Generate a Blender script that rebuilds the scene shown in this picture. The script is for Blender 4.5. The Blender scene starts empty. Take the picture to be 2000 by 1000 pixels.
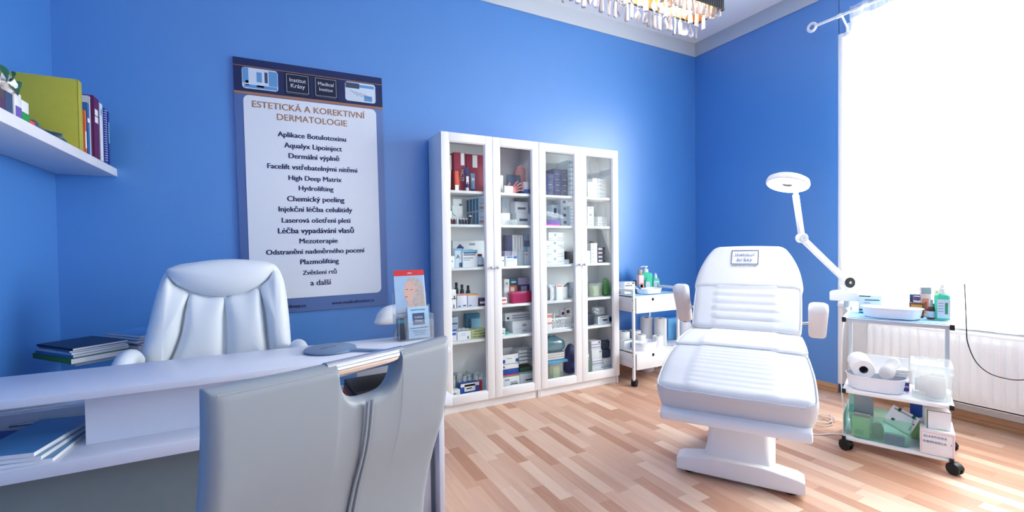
import bpy, bmesh, math, random
from math import sin, cos, pi, radians, sqrt
from mathutils import Vector, Matrix

SC = bpy.context.scene
COL = SC.collection
rnd = random.Random(7)

# ------------------------------------------------------------------ camera
cam_d = bpy.data.cameras.new('camera')
cam = bpy.data.objects.new('camera', cam_d)
COL.objects.link(cam)
cam_d.sensor_fit = 'HORIZONTAL'
cam_d.sensor_width = 36.0
cam_d.lens = 15.992
cam_d.clip_start = 0.02
YAW, PITCH, ROLL = 0.48556, 0.018179, -0.01239
fwd = Vector((sin(YAW) * cos(PITCH), cos(YAW) * cos(PITCH), -sin(PITCH)))
rt = Vector((cos(YAW), -sin(YAW), 0))
up = rt.cross(fwd)
r2 = rt * cos(ROLL) + up * sin(ROLL)
u2 = -rt * sin(ROLL) + up * cos(ROLL)
cm = Matrix((r2, u2, -fwd)).transposed().to_4x4()
cm.translation = Vector((-3.9789, -3.3584, 1.1907))
cam.matrix_world = cm
SC.camera = cam

# ------------------------------------------------------------------ view / world / light
SC.view_settings.view_transform = 'Standard'
SC.view_settings.look = 'None'
SC.view_settings.gamma = 1.0
SC.view_settings.use_curve_mapping = False
SC.view_settings.exposure = 0.94
cy = SC.cycles
cy.max_bounces = 9
cy.diffuse_bounces = 5
cy.glossy_bounces = 4
cy.transmission_bounces = 6
cy.transparent_max_bounces = 14
cy.caustics_reflective = False
cy.caustics_refractive = False
cy.sample_clamp_indirect = 6.0
cy.use_denoising = True
cy.use_adaptive_sampling = True
cy.adaptive_threshold = 0.02

world = bpy.data.worlds.new('sky')
SC.world = world
world.use_nodes = True
bg = world.node_tree.nodes['Background']
bg.inputs[0].default_value = (0.93, 0.97, 1.0, 1)
bg.inputs[1].default_value = 2.2


def area(name, loc, rot, sx, sy, power, color=(1, 1, 1)):
    l = bpy.data.lights.new(name, 'AREA')
    l.shape = 'RECTANGLE'
    l.size, l.size_y = sx, sy
    l.energy = power
    l.color = color
    o = bpy.data.objects.new(name, l)
    o.location = loc
    o.rotation_euler = rot
    COL.objects.link(o)
    return o


# daylight outside the visible window; the second light is fill, added behind the camera
area('window_daylight', (0.85, -2.42, 2.0), (0, radians(66), 0), 2.1, 2.1, 205, (1.0, 0.98, 0.92))
area('window_daylight', (0.85, -4.55, 2.0), (0, radians(66), 0), 2.1, 1.7, 34, (1.0, 0.98, 0.92))

# ------------------------------------------------------------------ materials


def lin(c):
    out = []
    for v in c:
        v /= 255.0
        out.append(v / 12.92 if v <= 0.04045 else ((v + 0.055) / 1.055) ** 2.4)
    return (*out, 1.0)


MATS = {}


def mat(name, rgb, rough=0.5, metal=0.0, spec=0.5, vary=0.04, scale=25.0, bump=0.0, bscale=120.0, trans=0.0,
        alpha=1.0, emit=0.0, coat=0.0, ior=1.45):
    if name in MATS:
        return MATS[name]
    m = bpy.data.materials.new(name)
    m.use_nodes = True
    nt = m.node_tree
    b = nt.nodes['Principled BSDF']
    c = lin(rgb)
    b.inputs['Base Color'].default_value = c
    b.inputs['Roughness'].default_value = rough
    b.inputs['Metallic'].default_value = metal
    b.inputs['IOR'].default_value = ior
    b.inputs['Specular IOR Level'].default_value = spec
    b.inputs['Transmission Weight'].default_value = trans
    b.inputs['Alpha'].default_value = alpha
    b.inputs['Coat Weight'].default_value = coat
    tc = nt.nodes.new('ShaderNodeTexCoord')
    if vary:
        n = nt.nodes.new('ShaderNodeTexNoise')
        n.inputs['Scale'].default_value = scale
        n.inputs['Detail'].default_value = 2
        nt.links.new(tc.outputs['Object'], n.inputs['Vector'])
        mx = nt.nodes.new('ShaderNodeMix')
        mx.data_type = 'RGBA'
        mx.inputs[6].default_value = tuple(v * (1 - vary) for v in c[:3]) + (1,)
        mx.inputs[7].default_value = tuple(min(1, v * (1 + vary)) for v in c[:3]) + (1,)
        nt.links.new(n.outputs[0], mx.inputs[0])
        nt.links.new(mx.outputs[2], b.inputs['Base Color'])
    if bump:
        n2 = nt.nodes.new('ShaderNodeTexNoise')
        n2.inputs['Scale'].default_value = bscale
        n2.inputs['Detail'].default_value = 3
        nt.links.new(tc.outputs['Object'], n2.inputs['Vector'])
        bp = nt.nodes.new('ShaderNodeBump')
        bp.inputs['Strength'].default_value = bump
        bp.inputs['Distance'].default_value = 0.01
        nt.links.new(n2.outputs[0], bp.inputs['Height'])
        nt.links.new(bp.outputs[0], b.inputs['Normal'])
    if emit:
        b.inputs['Emission Color'].default_value = c
        b.inputs['Emission Strength'].default_value = emit
    MATS[name] = m
    return m


def glass_mat(name, tint=(255, 255, 255), refl=0.07, opac=0.0, rough=0.0, clear=None):
    """thin sheet glass or clear plastic: see-through with a faint mirror and an optional milky body"""
    if name in MATS:
        return MATS[name]
    m = bpy.data.materials.new(name)
    m.use_nodes = True
    nt = m.node_tree
    nt.nodes.remove(nt.nodes['Principled BSDF'])
    out = nt.nodes['Material Output']
    tr = nt.nodes.new('ShaderNodeBsdfTransparent')
    tr.inputs[0].default_value = lin(tint if clear is None else clear)
    gl = nt.nodes.new('ShaderNodeBsdfGlossy')
    gl.inputs['Roughness'].default_value = rough
    lw = nt.nodes.new('ShaderNodeLayerWeight')
    lw.inputs['Blend'].default_value = 0.5
    pw = nt.nodes.new('ShaderNodeMath')
    pw.operation = 'POWER'
    pw.inputs[1].default_value = 5.0
    nt.links.new(lw.outputs['Facing'], pw.inputs[0])
    mul = nt.nodes.new('ShaderNodeMath')
    mul.operation = 'MULTIPLY_ADD'
    mul.inputs[1].default_value = 0.6
    mul.inputs[2].default_value = refl
    mul.use_clamp = True
    nt.links.new(pw.outputs[0], mul.inputs[0])
    mix = nt.nodes.new('ShaderNodeMixShader')
    nt.links.new(mul.outputs[0], mix.inputs[0])
    last = tr
    if opac:
        df = nt.nodes.new('ShaderNodeBsdfDiffuse')
        df.inputs[0].default_value = lin(tint)
        tl = nt.nodes.new('ShaderNodeBsdfTranslucent')
        tl.inputs[0].default_value = lin(tint)
        ms = nt.nodes.new('ShaderNodeMixShader')
        ms.inputs[0].default_value = 0.5
        nt.links.new(df.outputs[0], ms.inputs[1])
        nt.links.new(tl.outputs[0], ms.inputs[2])
        m2 = nt.nodes.new('ShaderNodeMixShader')
        m2.inputs[0].default_value = opac
        nt.links.new(tr.outputs[0], m2.inputs[1])
        nt.links.new(ms.outputs[0], m2.inputs[2])
        last = m2
    nt.links.new(last.outputs[0], mix.inputs[1])
    nt.links.new(gl.outputs[0], mix.inputs[2])
    nt.links.new(mix.outputs[0], out.inputs[0])
    MATS[name] = m
    return m


def floor_mat():
    m = bpy.data.materials.new('beech_laminate')
    m.use_nodes = True
    nt = m.node_tree
    N, L = nt.nodes, nt.links
    b = N['Principled BSDF']
    b.inputs['Roughness'].default_value = 0.4
    geo = N.new('ShaderNodeNewGeometry')
    sep = N.new('ShaderNodeSeparateXYZ')
    L.new(geo.outputs['Position'], sep.inputs[0])

    def math_(op, a, c=None):
        n = N.new('ShaderNodeMath')
        n.operation = op
        for i, v in enumerate((a, c)):
            if v is None:
                continue
            if isinstance(v, (int, float)):
                n.inputs[i].default_value = v
            else:
                L.new(v, n.inputs[i])
        return n.outputs[0]
    xs = math_('DIVIDE', sep.outputs[0], 0.070)
    row = math_('FLOOR', xs)
    wn = N.new('ShaderNodeTexWhiteNoise')
    wn.noise_dimensions = '1D'
    L.new(row, wn.inputs['W'])
    off = math_('MULTIPLY', wn.outputs['Value'], 9.0)
    ys = math_('ADD', math_('DIVIDE', sep.outputs[1], 0.42), off)
    brick = math_('FLOOR', ys)
    comb = N.new('ShaderNodeCombineXYZ')
    L.new(row, comb.inputs[0])
    L.new(brick, comb.inputs[1])
    wn2 = N.new('ShaderNodeTexWhiteNoise')
    wn2.noise_dimensions = '2D'
    L.new(comb.outputs[0], wn2.inputs['Vector'])
    # grain, stretched along the strip, shifted per strip
    gm = N.new('ShaderNodeCombineXYZ')
    L.new(math_('ADD', math_('MULTIPLY', sep.outputs[0], 60.0), math_('MULTIPLY', wn2.outputs['Value'], 50.0)), gm.inputs[0])
    L.new(math_('MULTIPLY', sep.outputs[1], 4.0), gm.inputs[1])
    ns = N.new('ShaderNodeTexNoise')
    ns.inputs['Scale'].default_value = 1.0
    ns.inputs['Detail'].default_value = 4
    ns.inputs['Distortion'].default_value = 0.6
    L.new(gm.outputs[0], ns.inputs['Vector'])
    val = math_('ADD', wn2.outputs['Value'], math_('MULTIPLY', math_('SUBTRACT', ns.outputs[0], 0.5), 0.5))
    cr = N.new('ShaderNodeValToRGB')
    e = cr.color_ramp.elements
    e[0].position, e[0].color = 0.0, lin((192, 142, 114))
    e[1].position, e[1].color = 1.0, lin((238, 208, 184))
    x = cr.color_ramp.elements.new(0.3)
    x.color = lin((210, 164, 138))
    x = cr.color_ramp.elements.new(0.65)
    x.color = lin((224, 186, 160))
    L.new(val, cr.inputs[0])
    # thin joints
    fx = math_('FRACT', xs)
    fy = math_('FRACT', ys)
    jx = math_('LESS_THAN', fx, 0.012)
    jy = math_('LESS_THAN', fy, 0.004)
    j = math_('MAXIMUM', jx, jy)
    mx = N.new('ShaderNodeMix')
    mx.data_type = 'RGBA'
    L.new(math_('MULTIPLY', j, 0.35), mx.inputs[0])
    L.new(cr.outputs[0], mx.inputs[6])
    mx.inputs[7].default_value = lin((140, 95, 70))
    L.new(mx.outputs[2], b.inputs['Base Color'])
    return m


def sheer_mat():
    m = bpy.data.materials.new('sheer_voile')
    m.use_nodes = True
    nt = m.node_tree
    N, L = nt.nodes, nt.links
    N.remove(N['Principled BSDF'])
    tr = N.new('ShaderNodeBsdfTransparent')
    df = N.new('ShaderNodeBsdfDiffuse')
    tl = N.new('ShaderNodeBsdfTranslucent')
    df.inputs[0].default_value = tl.inputs[0].default_value = (0.93, 0.94, 0.96, 1)
    a = N.new('ShaderNodeMixShader')
    a.inputs[0].default_value = 0.55
    L.new(df.outputs[0], a.inputs[1])
    L.new(tl.outputs[0], a.inputs[2])
    # woven vertical stripes make the cloth a little denser here and there
    tc = N.new('ShaderNodeTexCoord')
    mp = N.new('ShaderNodeMapping')
    mp.inputs['Scale'].default_value = (1, 42, 0.25)
    L.new(tc.outputs['Object'], mp.inputs[0])
    ns = N.new('ShaderNodeTexNoise')
    ns.inputs['Scale'].default_value = 1.0
    ns.inputs['Detail'].default_value = 3
    L.new(mp.outputs[0], ns.inputs['Vector'])
    mr = N.new('ShaderNodeMapRange')
    mr.inputs[1].default_value = 0.3
    mr.inputs[2].default_value = 0.7
    mr.inputs[3].default_value = 0.34
    mr.inputs[4].default_value = 0.66
    L.new(ns.outputs[0], mr.inputs[0])
    mix = N.new('ShaderNodeMixShader')
    L.new(mr.outputs[0], mix.inputs[0])
    L.new(tr.outputs[0], mix.inputs[1])
    L.new(a.outputs[0], mix.inputs[2])
    L.new(mix.outputs[0], N['Material Output'].inputs[0])
    return m


RGB = dict(white=(236, 239, 243), paper=(240, 241, 243), crimson=(150, 18, 62), orangered=(226, 84, 60), navy=(24, 40, 110),
           softblue=(120, 180, 215), skinpink=(226, 150, 156), slate=(62, 82, 118), blue=(44, 100, 190), clear=(225, 235, 240),
           paleblue=(205, 222, 236), greenmid=(50, 150, 110), greyprint=(150, 160, 172), maroon=(130, 30, 50), greyblue=(150, 172, 196),
           lilac=(190, 184, 216), lilacwhite=(226, 228, 240), salmon=(232, 130, 112), orange=(240, 160, 70), orange2=(224, 112, 66),
           plum=(92, 60, 100), inkblue=(28, 42, 66), ink=(22, 24, 30), tealdark=(40, 110, 130), hotpink=(240, 60, 150),
           greendark=(30, 90, 66), limepale=(206, 218, 150), tealmid=(46, 130, 170), turq=(50, 180, 165), blue2=(36, 78, 170),
           red=(200, 40, 50), padblue=(110, 186, 224), tealbag=(120, 186, 206), violet=(110, 90, 180), foil=(40, 70, 100),
           greenclear=(130, 190, 176), greenbag=(60, 190, 70), greybag=(150, 158, 168), silver=(190, 200, 208), purple=(90, 60, 160),
           magenta=(200, 60, 170), mint=(70, 205, 165), beige=(186, 160, 130), pinkbox=(240, 200, 204), amber=(110, 52, 22),
           gold=(205, 150, 70), brownish=(92, 76, 80), yellow=(186, 188, 60), grey=(170, 174, 180), darkgrey=(70, 74, 82), teal=(150, 226, 214), black=(14, 15, 18))


def pm(key):
    """printed card, plastic or foil of a palette colour"""
    if key == 'clear':
        return glass_mat('clear_plastic', (240, 247, 250), 0.07, 0.22, 0.05, (253, 254, 254))
    if key == 'hotpink':
        return glass_mat('pink_plastic', (244, 60, 150), 0.07, 0.72, 0.1)
    if key == 'tealbag':
        return glass_mat('teal_film', (150, 205, 220), 0.12, 0.6, 0.15)
    if key == 'greenbag':
        return glass_mat('green_film', (70, 205, 80), 0.1, 0.75, 0.12)
    if key == 'greenclear':
        return glass_mat('green_clear', (170, 214, 200), 0.1, 0.45, 0.08)
    if key == 'teal':
        return glass_mat('teal_plastic', (190, 244, 234), 0.05, 0.26, 0.2, (226, 249, 245))
    if key in ('silver', 'foil'):
        return mat('film_' + key, RGB[key], 0.28, 0.45, vary=0.5, scale=60, bump=0.6, bscale=70)
    return mat('card_' + key, RGB[key], 0.5, vary=0.03)


def leather(name, rgb, bump=0.12):
    return mat(name, rgb, 0.42, bump=bump, bscale=9.0, vary=0.015, scale=6)


M_WALL = mat('blue_wall_paint', (72, 139, 214), 0.36, spec=1.0, vary=0.02, scale=4, bump=0.08, bscale=160)
MATS['blue_wall_paint'].node_tree.nodes['Principled BSDF'].inputs['Coat Weight'].default_value = 0.6
MATS['blue_wall_paint'].node_tree.nodes['Principled BSDF'].inputs['Coat Roughness'].default_value = 0.4
M_WHITE = mat('white_wall_paint', (238, 240, 244), 0.8, spec=0.2, vary=0.01, scale=4, bump=0.05)
M_CEIL = mat('ceiling_paint', (240, 243, 247), 0.85, spec=0.2, vary=0.01, scale=3)
M_CORN = mat('cornice_paint', (204, 210, 218), 0.85, spec=0.2, vary=0.01, scale=3)
M_LAM = mat('white_laminate', (236, 237, 242), 0.4, vary=0.015, scale=8)
M_CAB = mat('white_cabinet_foil', (238, 240, 243), 0.45, vary=0.01, scale=8)
M_DESK = mat('desk_laminate', (224, 228, 240), 0.35, vary=0.015, scale=8)
M_METALW = mat('white_powder_coat', (238, 240, 243), 0.38, vary=0.01)
M_GREYM = mat('grey_metal', (190, 198, 208), 0.35, 0.3, vary=0.02)
M_PLASW = mat('white_plastic', (242, 244, 247), 0.3, vary=0.01)
M_BLACK = mat('black_plastic', (18, 20, 25), 0.45)
M_CHROME = mat('chrome', (225, 228, 232), 0.08, 1.0, vary=0.01)
M_STEEL = mat('brushed_steel', (190, 194, 200), 0.25, 1.0, vary=0.02)
M_LEATHW = leather('white_leather', (232, 238, 244))
M_LEATHG = leather('pale_grey_leather', (146, 155, 164), 0.06)
M_VINYL = leather('white_vinyl', (218, 222, 228), 0.05)
M_STITCH = mat('grey_thread', (164, 168, 174), 0.8)
M_CLOTH = mat('white_terry', (222, 225, 230), 0.9, spec=0.1, bump=0.35, bscale=260, vary=0.02)
M_ROLL = mat('soft_paper', (244, 245, 247), 0.9, spec=0.1, bump=0.2, bscale=180, vary=0.02)
M_GLASS = glass_mat('cabinet_glass', (252, 254, 254), 0.010)
M_PANE = glass_mat('window_glass', (250, 252, 252), 0.05)
M_ACRYL = glass_mat('acrylic', (236, 244, 250), 0.08, 0.06, 0.0, (253, 254, 255))
M_SHEER = sheer_mat()
M_WOODB = mat('beech_skirting', (196, 148, 108), 0.4, vary=0.12, scale=18)

# ------------------------------------------------------------------ mesh helpers


class MB:
    def __init__(self):
        self.bm = bmesh.new()
        self.mats = []
        self.n = 0

    def mi(self, m):
        if m not in self.mats:
            self.mats.append(m)
        return self.mats.index(m)

    def tag(self, m):
        i = self.mi(m)
        self.bm.faces.index_update()
        for f in self.bm.faces:
            if not f.tag:
                f.material_index = i
                f.tag = True

    def box(self, x0, y0, z0, x1, y1, z1, m, bev=0.0, mtx=None, seg=2):
        mm = Matrix.Translation(((x0 + x1) / 2, (y0 + y1) / 2, (z0 + z1) / 2)) @ Matrix.Diagonal((abs(x1 - x0), abs(y1 - y0), abs(z1 - z0), 1))
        if mtx is not None:
            mm = mtx @ mm
        r = bmesh.ops.create_cube(self.bm, size=1.0, matrix=mm)
        if bev:
            es = list({e for v in r['verts'] for e in v.link_edges})
            bmesh.ops.bevel(self.bm, geom=es, offset=bev, segments=seg, affect='EDGES', profile=0.5)
        self.tag(m)
        return self

    def face(self, vs, m=None):
        try:
            return self.bm.faces.new(vs)
        except ValueError:
            return None

    def loft(self, rings, m, closed=True, cap=True):
        rv = [[self.bm.verts.new(p) for p in r] for r in rings]
        n = len(rings[0])
        for a, b in zip(rv, rv[1:]):
            for i in range(n if closed else n - 1):
                j = (i + 1) % n
                self.face((a[i], a[j], b[j], b[i]))
        if cap and closed:
            self.face(rv[0][::-1])
            self.face(rv[-1])
        self.tag(m)
        return self

    def grid(self, fn, nu, nv, m, closed_u=False):
        vs = [[self.bm.verts.new(fn(i / nu, j / nv)) for j in range(nv + 1)] for i in range(nu + (0 if closed_u else 1))]
        k = len(vs)
        for i in range(nu):
            a, b = vs[i], vs[(i + 1) % k]
            for j in range(nv):
                self.face((a[j], b[j], b[j + 1], a[j + 1]))
        self.tag(m)
        return self

    def lathe(self, prof, m, c=(0, 0, 0), n=24, cap=True, axis=None, sx=1.0, sy=1.0):
        rings = []
        for r, z in prof:
            rings.append([Vector((c[0] + r * sx * cos(2 * pi * i / n), c[1] + r * sy * sin(2 * pi * i / n), c[2] + z)) for i in range(n)])
        if axis is not None:
            q = Vector((0, 0, 1)).rotation_difference(Vector(axis).normalized())
            cc = Vector(c)
            rings = [[cc + q @ (p - cc) for p in r] for r in rings]
        return self.loft(rings, m, True, cap)

    def cyl(self, p0, p1, r0, m, r1=None, n=16):
        p0, p1 = Vector(p0), Vector(p1)
        d = p1 - p0
        return self.lathe([(r0, 0), (r0 if r1 is None else r1, d.length)], m, p0, n, True, d)

    def tube(self, pts, r, m, n=10, closed=False, flat=1.0):
        pts = [Vector(p) for p in pts]
        N = len(pts)
        rings = []
        prev = None
        for i, p in enumerate(pts):
            if closed:
                t = (pts[(i + 1) % N] - pts[i - 1]).normalized()
            else:
                t = (pts[min(i + 1, N - 1)] - pts[max(i - 1, 0)]).normalized()
            if prev is None:
                a = Vector((0, 0, 1)) if abs(t.z) < 0.9 else Vector((1, 0, 0))
                nrm = (a - t * a.dot(t)).normalized()
            else:
                nrm = (prev - t * prev.dot(t)).normalized()
            prev = nrm
            bn = t.cross(nrm)
            rings.append([p + nrm * (r * cos(2 * pi * k / n)) + bn * (r * flat * sin(2 * pi * k / n)) for k in range(n)])
        if closed:
            rings.append(rings[0])
            return self.loft(rings, m, True, False)
        return self.loft(rings, m, True, True)

    def prism(self, pts, d0, d1, m, ax='y', bev=0.0):
        """2D outline extruded along an axis: ax='y' -> pts are (x,z)"""
        def P(p, d):
            return {'y': (p[0], d, p[1]), 'x': (d, p[0], p[1]), 'z': (p[0], p[1], d)}[ax]
        va = [self.bm.verts.new(P(p, d0)) for p in pts]
        vb = [self.bm.verts.new(P(p, d1)) for p in pts]
        n = len(pts)
        fs = [self.face(va[::-1]), self.face(vb)]
        for i in range(n):
            fs.append(self.face((va[i], va[(i + 1) % n], vb[(i + 1) % n], vb[i])))
        if bev:
            es = list({e for v in va + vb for e in v.link_edges})
            bmesh.ops.bevel(self.bm, geom=es, offset=bev, segments=2, affect='EDGES', profile=0.5)
        self.tag(m)
        return self

    def pillow(self, pts, h, m, to3, back=0.004, K=7, p=2.6):
        """a cushion over a roughly convex outline; to3(a, b, height) places it"""
        n = len(pts)
        cx = sum(q[0] for q in pts) / n
        cz = sum(q[1] for q in pts) / n
        rings = [[to3(q[0], q[1], -back) for q in pts]]
        for k in range(K):
            s = 1 - (k / K) ** 1.6
            hh = h * max(0.0, 1 - s ** p) ** 0.5
            rings.append([to3(cx + (q[0] - cx) * s, cz + (q[1] - cz) * s, hh) for q in pts])
        rv = [[self.bm.verts.new(q) for q in r] for r in rings]
        for a, b in zip(rv, rv[1:]):
            for i in range(n):
                self.face((a[i], a[(i + 1) % n], b[(i + 1) % n], b[i]))
        c = self.bm.verts.new(to3(cx, cz, h))
        for i in range(n):
            self.face((rv[-1][i], rv[-1][(i + 1) % n], c))
        self.face(rv[0][::-1])
        self.tag(m)
        return self

    def build(self, name, parent=None, loc=None, rot=None, ang=35, smooth=True):
        bm = self.bm
        bmesh.ops.recalc_face_normals(bm, faces=bm.faces)
        if smooth:
            th = radians(ang)
            for f in bm.faces:
                f.smooth = True
            for e in bm.edges:
                e.smooth = not (len(e.link_faces) == 2 and e.calc_face_angle(0) > th)
        me = bpy.data.meshes.new(name)
        bm.to_mesh(me)
        bm.free()
        for m in self.mats:
            me.materials.append(m)
        o = bpy.data.objects.new(name, me)
        COL.objects.link(o)
        if parent:
            o.parent = parent
        if loc is not None:
            o.location = loc
        if rot is not None:
            o.rotation_euler = rot
        return o


def tag(o, label, cat, group=None):
    o['label'] = label
    o['category'] = cat
    if group:
        o['group'] = group
    return o


def thing(name, label, cat, loc=(0, 0, 0), rz=0.0, group=None, rot=None):
    o = bpy.data.objects.new(name, None)
    o.empty_display_size = 0.05
    o.location = loc
    o.rotation_euler = rot if rot is not None else (0, 0, rz)
    COL.objects.link(o)
    return tag(o, label, cat, group)


def structure(o):
    o['kind'] = 'structure'
    return o


def dup(root, loc, rz=None, label=None, group=None):
    r = root.copy()
    COL.objects.link(r)
    r.location = loc
    if rz is not None:
        r.rotation_euler = (0, 0, rz)
    if label:
        r['label'] = label
    if group:
        r['group'] = group
    for ch in list(root.children):
        c = ch.copy()
        COL.objects.link(c)
        c.parent = r
        for g in list(ch.children):
            d = g.copy()
            COL.objects.link(d)
            d.parent = c
    return r


def text_obj(body, m, parent, loc, rot, width=None, size=0.05, bold=0.0, depth=0.0006, name='lettering', align='CENTER', maxh=None, spacing=1.0, shear=0.0):
    cu = bpy.data.curves.new(name, 'FONT')
    cu.body = body
    cu.align_x = align
    cu.align_y = 'CENTER'
    cu.size = size
    cu.extrude = depth
    cu.resolution_u = 3
    cu.space_character = spacing
    cu.shear = shear
    t = bpy.data.objects.new(name, cu)
    COL.objects.link(t)
    bpy.context.view_layer.update()
    me = bpy.data.meshes.new_from_object(t.evaluated_get(bpy.context.evaluated_depsgraph_get()))
    bpy.data.objects.remove(t)
    bpy.data.curves.remove(cu)
    if me.vertices:
        xs = [v.co.x for v in me.vertices]
        w = max(xs) - min(xs)
        if width and w > 0:
            k = width / w
            for v in me.vertices:
                v.co.x *= k
                v.co.y *= k
    if bold and me.vertices:
        # heavier strokes: the outline repeated a hair to either side
        bb = bmesh.new()
        hh = max(v.co.y for v in me.vertices) - min(v.co.y for v in me.vertices)
        for s_, dz in ((-1, 0), (1, .0002), (0, .0004)):
            n0 = len(bb.verts)
            bb.from_mesh(me)
            bb.verts.ensure_lookup_table()
            for v in bb.verts[n0:]:
                v.co.x += s_ * bold * hh
                v.co.z += dz
        bb.to_mesh(me)
        bb.free()
    me.name = name
    me.materials.clear()
    me.materials.append(m)
    o = bpy.data.objects.new(name, me)
    COL.objects.link(o)
    o.parent = parent
    o.location = loc
    o.rotation_euler = rot
    return o


FRONT = (radians(90), 0, 0)     # lettering that faces -y


def curve_pts(pts, n=8):
    """Catmull-Rom through the points"""
    P = [Vector(p) for p in pts]
    out = []
    for i in range(len(P) - 1):
        p0, p1, p2, p3 = P[max(i - 1, 0)], P[i], P[i + 1], P[min(i + 2, len(P) - 1)]
        for k in range(n):
            t = k / n
            out.append(0.5 * ((2 * p1) + (p2 - p0) * t + (2 * p0 - 5 * p1 + 4 * p2 - p3) * t * t + (3 * p1 - p0 - 3 * p2 + p3) * t ** 3))
    out.append(P[-1])
    return out


def smooth2(pts, n=5):
    """closed smooth 2D outline"""
    N = len(pts)
    out = []
    for i in range(N):
        p0, p1, p2, p3 = [Vector((*pts[(i + d) % N], 0)) for d in (-1, 0, 1, 2)]
        for k in range(n):
            t = k / n
            q = 0.5 * ((2 * p1) + (p2 - p0) * t + (2 * p0 - 5 * p1 + 4 * p2 - p3) * t * t + (3 * p1 - p0 - 3 * p2 + p3) * t ** 3)
            out.append((q.x, q.y))
    return out


def rrect(x0, z0, x1, z1, r, n=5):
    out = []
    for cx, cz, a in ((x1 - r, z1 - r, 0), (x0 + r, z1 - r, 90), (x0 + r, z0 + r, 180), (x1 - r, z0 + r, 270)):
        for k in range(n + 1):
            t = radians(a + 90 * k / n)
            out.append((cx + r * cos(t), cz + r * sin(t)))
    return out

# ------------------------------------------------------------------ the room
XL, YB, ZC = -5.014, -5.7, 3.31
structure(MB().box(XL - .1, YB - .1, -.1, .3, .12, 0, floor_mat()).build('floor'))
structure(MB().box(XL - .1, YB - .1, ZC, .3, .12, ZC + .1, M_CEIL).build('ceiling'))
structure(MB().box(XL - .15, 0, 0, .3, .15, ZC, M_WALL).build('wall_back'))
structure(MB().box(XL - .15, YB, 0, XL, 0, ZC, M_WALL).build('wall_left'))
structure(MB().box(XL - .15, YB - .15, 0, .3, YB, ZC, M_WHITE).build('wall_front'))  # unseen wall, made white to bounce neutral fill into the room
w = MB()
for y0, y1, z0, z1 in ((-1.379, 0, 2.836, ZC), (-1.375, 0, 0, 2.836), (-3.75, -3.45, 0, ZC), (YB, -5.45, 0, ZC), (-3.45, -1.375, 2.83, ZC), (-5.45, -3.75, 2.83, ZC)):
    w.box(0, y0, z0, .3, y1, z1, M_WALL)
structure(w.build('wall_right'))
w = MB()
for y0, y1 in ((-3.45, -1.375), (-5.45, -3.75)):
    w.box(.10, y0, 0, .3, y1, .70, M_WHITE)
structure(w.build('wall_niche'))
# white plaster lining of the window niches
for i, (y0, y1) in enumerate(((-3.45, -1.375), (-5.45, -3.75))):
    t = MB()
    t.box(-.004, y1 - .03, .075, .3, y1 + .004, 2.835, M_WHITE, .004)
    t.box(-.004, y0 - .004, .075, .3, y0 + .03, 2.83, M_WHITE, .004)
    t.box(-.0035, y0 + .028, 2.80, .3, y1 - .028, 2.8345, M_WHITE, .004)
    structure(t.build('trim_%d' % (i + 1)))
# plain cornice band
t = MB()
t.box(XL, -.012, 3.17, 0, 0, ZC, M_CORN, .003)
t.box(-.012, YB, 3.17, 0, -.012, ZC, M_CORN, .003)
t.box(XL, YB, 3.17, XL + .012, -.012, ZC, M_CORN, .003)
structure(t.build('trim_3'))


def skirting(name, runs):
    b = MB()
    for a, c in runs:
        a, c = Vector((*a, 0)), Vector((*c, 0))
        d = (c - a).normalized()
        n = Vector((-d.y, d.x, 0))      # into the room on the left of travel
        prof = ((0, 0), (.020, 0), (.021, .012), (.015, .024), (.018, .036), (.012, .05), (.009, .062), (0, .066))
        b.loft([[p + n * q[0] + Vector((0, 0, q[1])) for q in prof] for p in (a, c)], M_WOODB)
    return structure(b.build(name))


skirting('baseboard_back', [((0, 0), (-1.3, 0)), ((-2.94, 0), (XL, 0))])
skirting('baseboard_right', [((0, -1.375), (0, 0)), ((.10, -1.405), (0, -1.405)), ((.10, -3.42), (.10, -1.405)), ((0, -3.75), (0, -3.45))])
skirting('baseboard_left', [((XL, 0), (XL, YB))])

# windows
for i, (y0, y1) in enumerate(((-3.42, -1.405), (-5.42, -3.78))):  # the second window is unseen, added to carry the fill light
    win = thing('window_%d' % (i + 1), 'x', 'window', (0.16, (y0 + y1) / 2, .73))
    for k in ('label', 'category'):
        del win[k]
    structure(win)
    hw, H = (y1 - y0) / 2, 2.07
    f = MB()
    f.box(-.03, -hw, 0, .04, hw, .06, M_PLASW, .006)
    f.box(-.03, -hw, H - .06, .04, hw, H, M_PLASW, .006)
    f.box(-.03, -hw, 1.45, .04, hw, 1.52, M_PLASW, .006)
    for y in (-hw, -hw / 3 - .035, hw / 3 - .035, hw - .06):
        f.box(-.03, y, 0, .04, y + (.06 if abs(y) > hw * .8 else .07), H, M_PLASW, .006)
    f.build('window_frame', win)
    MB().box(0.0, -hw + .05, .05, .006, hw - .05, H - .05, M_PANE).build('window_pane', win)
    for y in (-hw / 3, hw / 3):
        h = MB()
        h.box(-.05, y - .012, .5, -.03, y + .012, .56, M_PLASW, .004)
        h.box(-.065, y - .009, .42, -.05, y + .009, .54, M_PLASW, .004)
        h.build('window_handle', win)
    MB().box(-.20, -hw - .02, -.035, -.03, hw + .02, -.003, M_WHITE, .006).build('window_sill', win)

# ------------------------------------------------------------------ radiator
rad = thing('radiator', 'white ribbed panel radiator on the wall under the curtained window', 'radiator', (-.02, -2.42, 0))
L2 = .81


def radf(u, v):
    y = -L2 + 2 * L2 * u
    ph = (y / .052) % 1.0
    edge = min(v, 1 - v)
    k = min(1, max(0, (edge - .06) / .04))
    return Vector((-.045 - .011 * k * max(0, min(1, (0.5 - abs(ph - .5)) * 5 - .4)), y, .15 + .46 * v))


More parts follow.
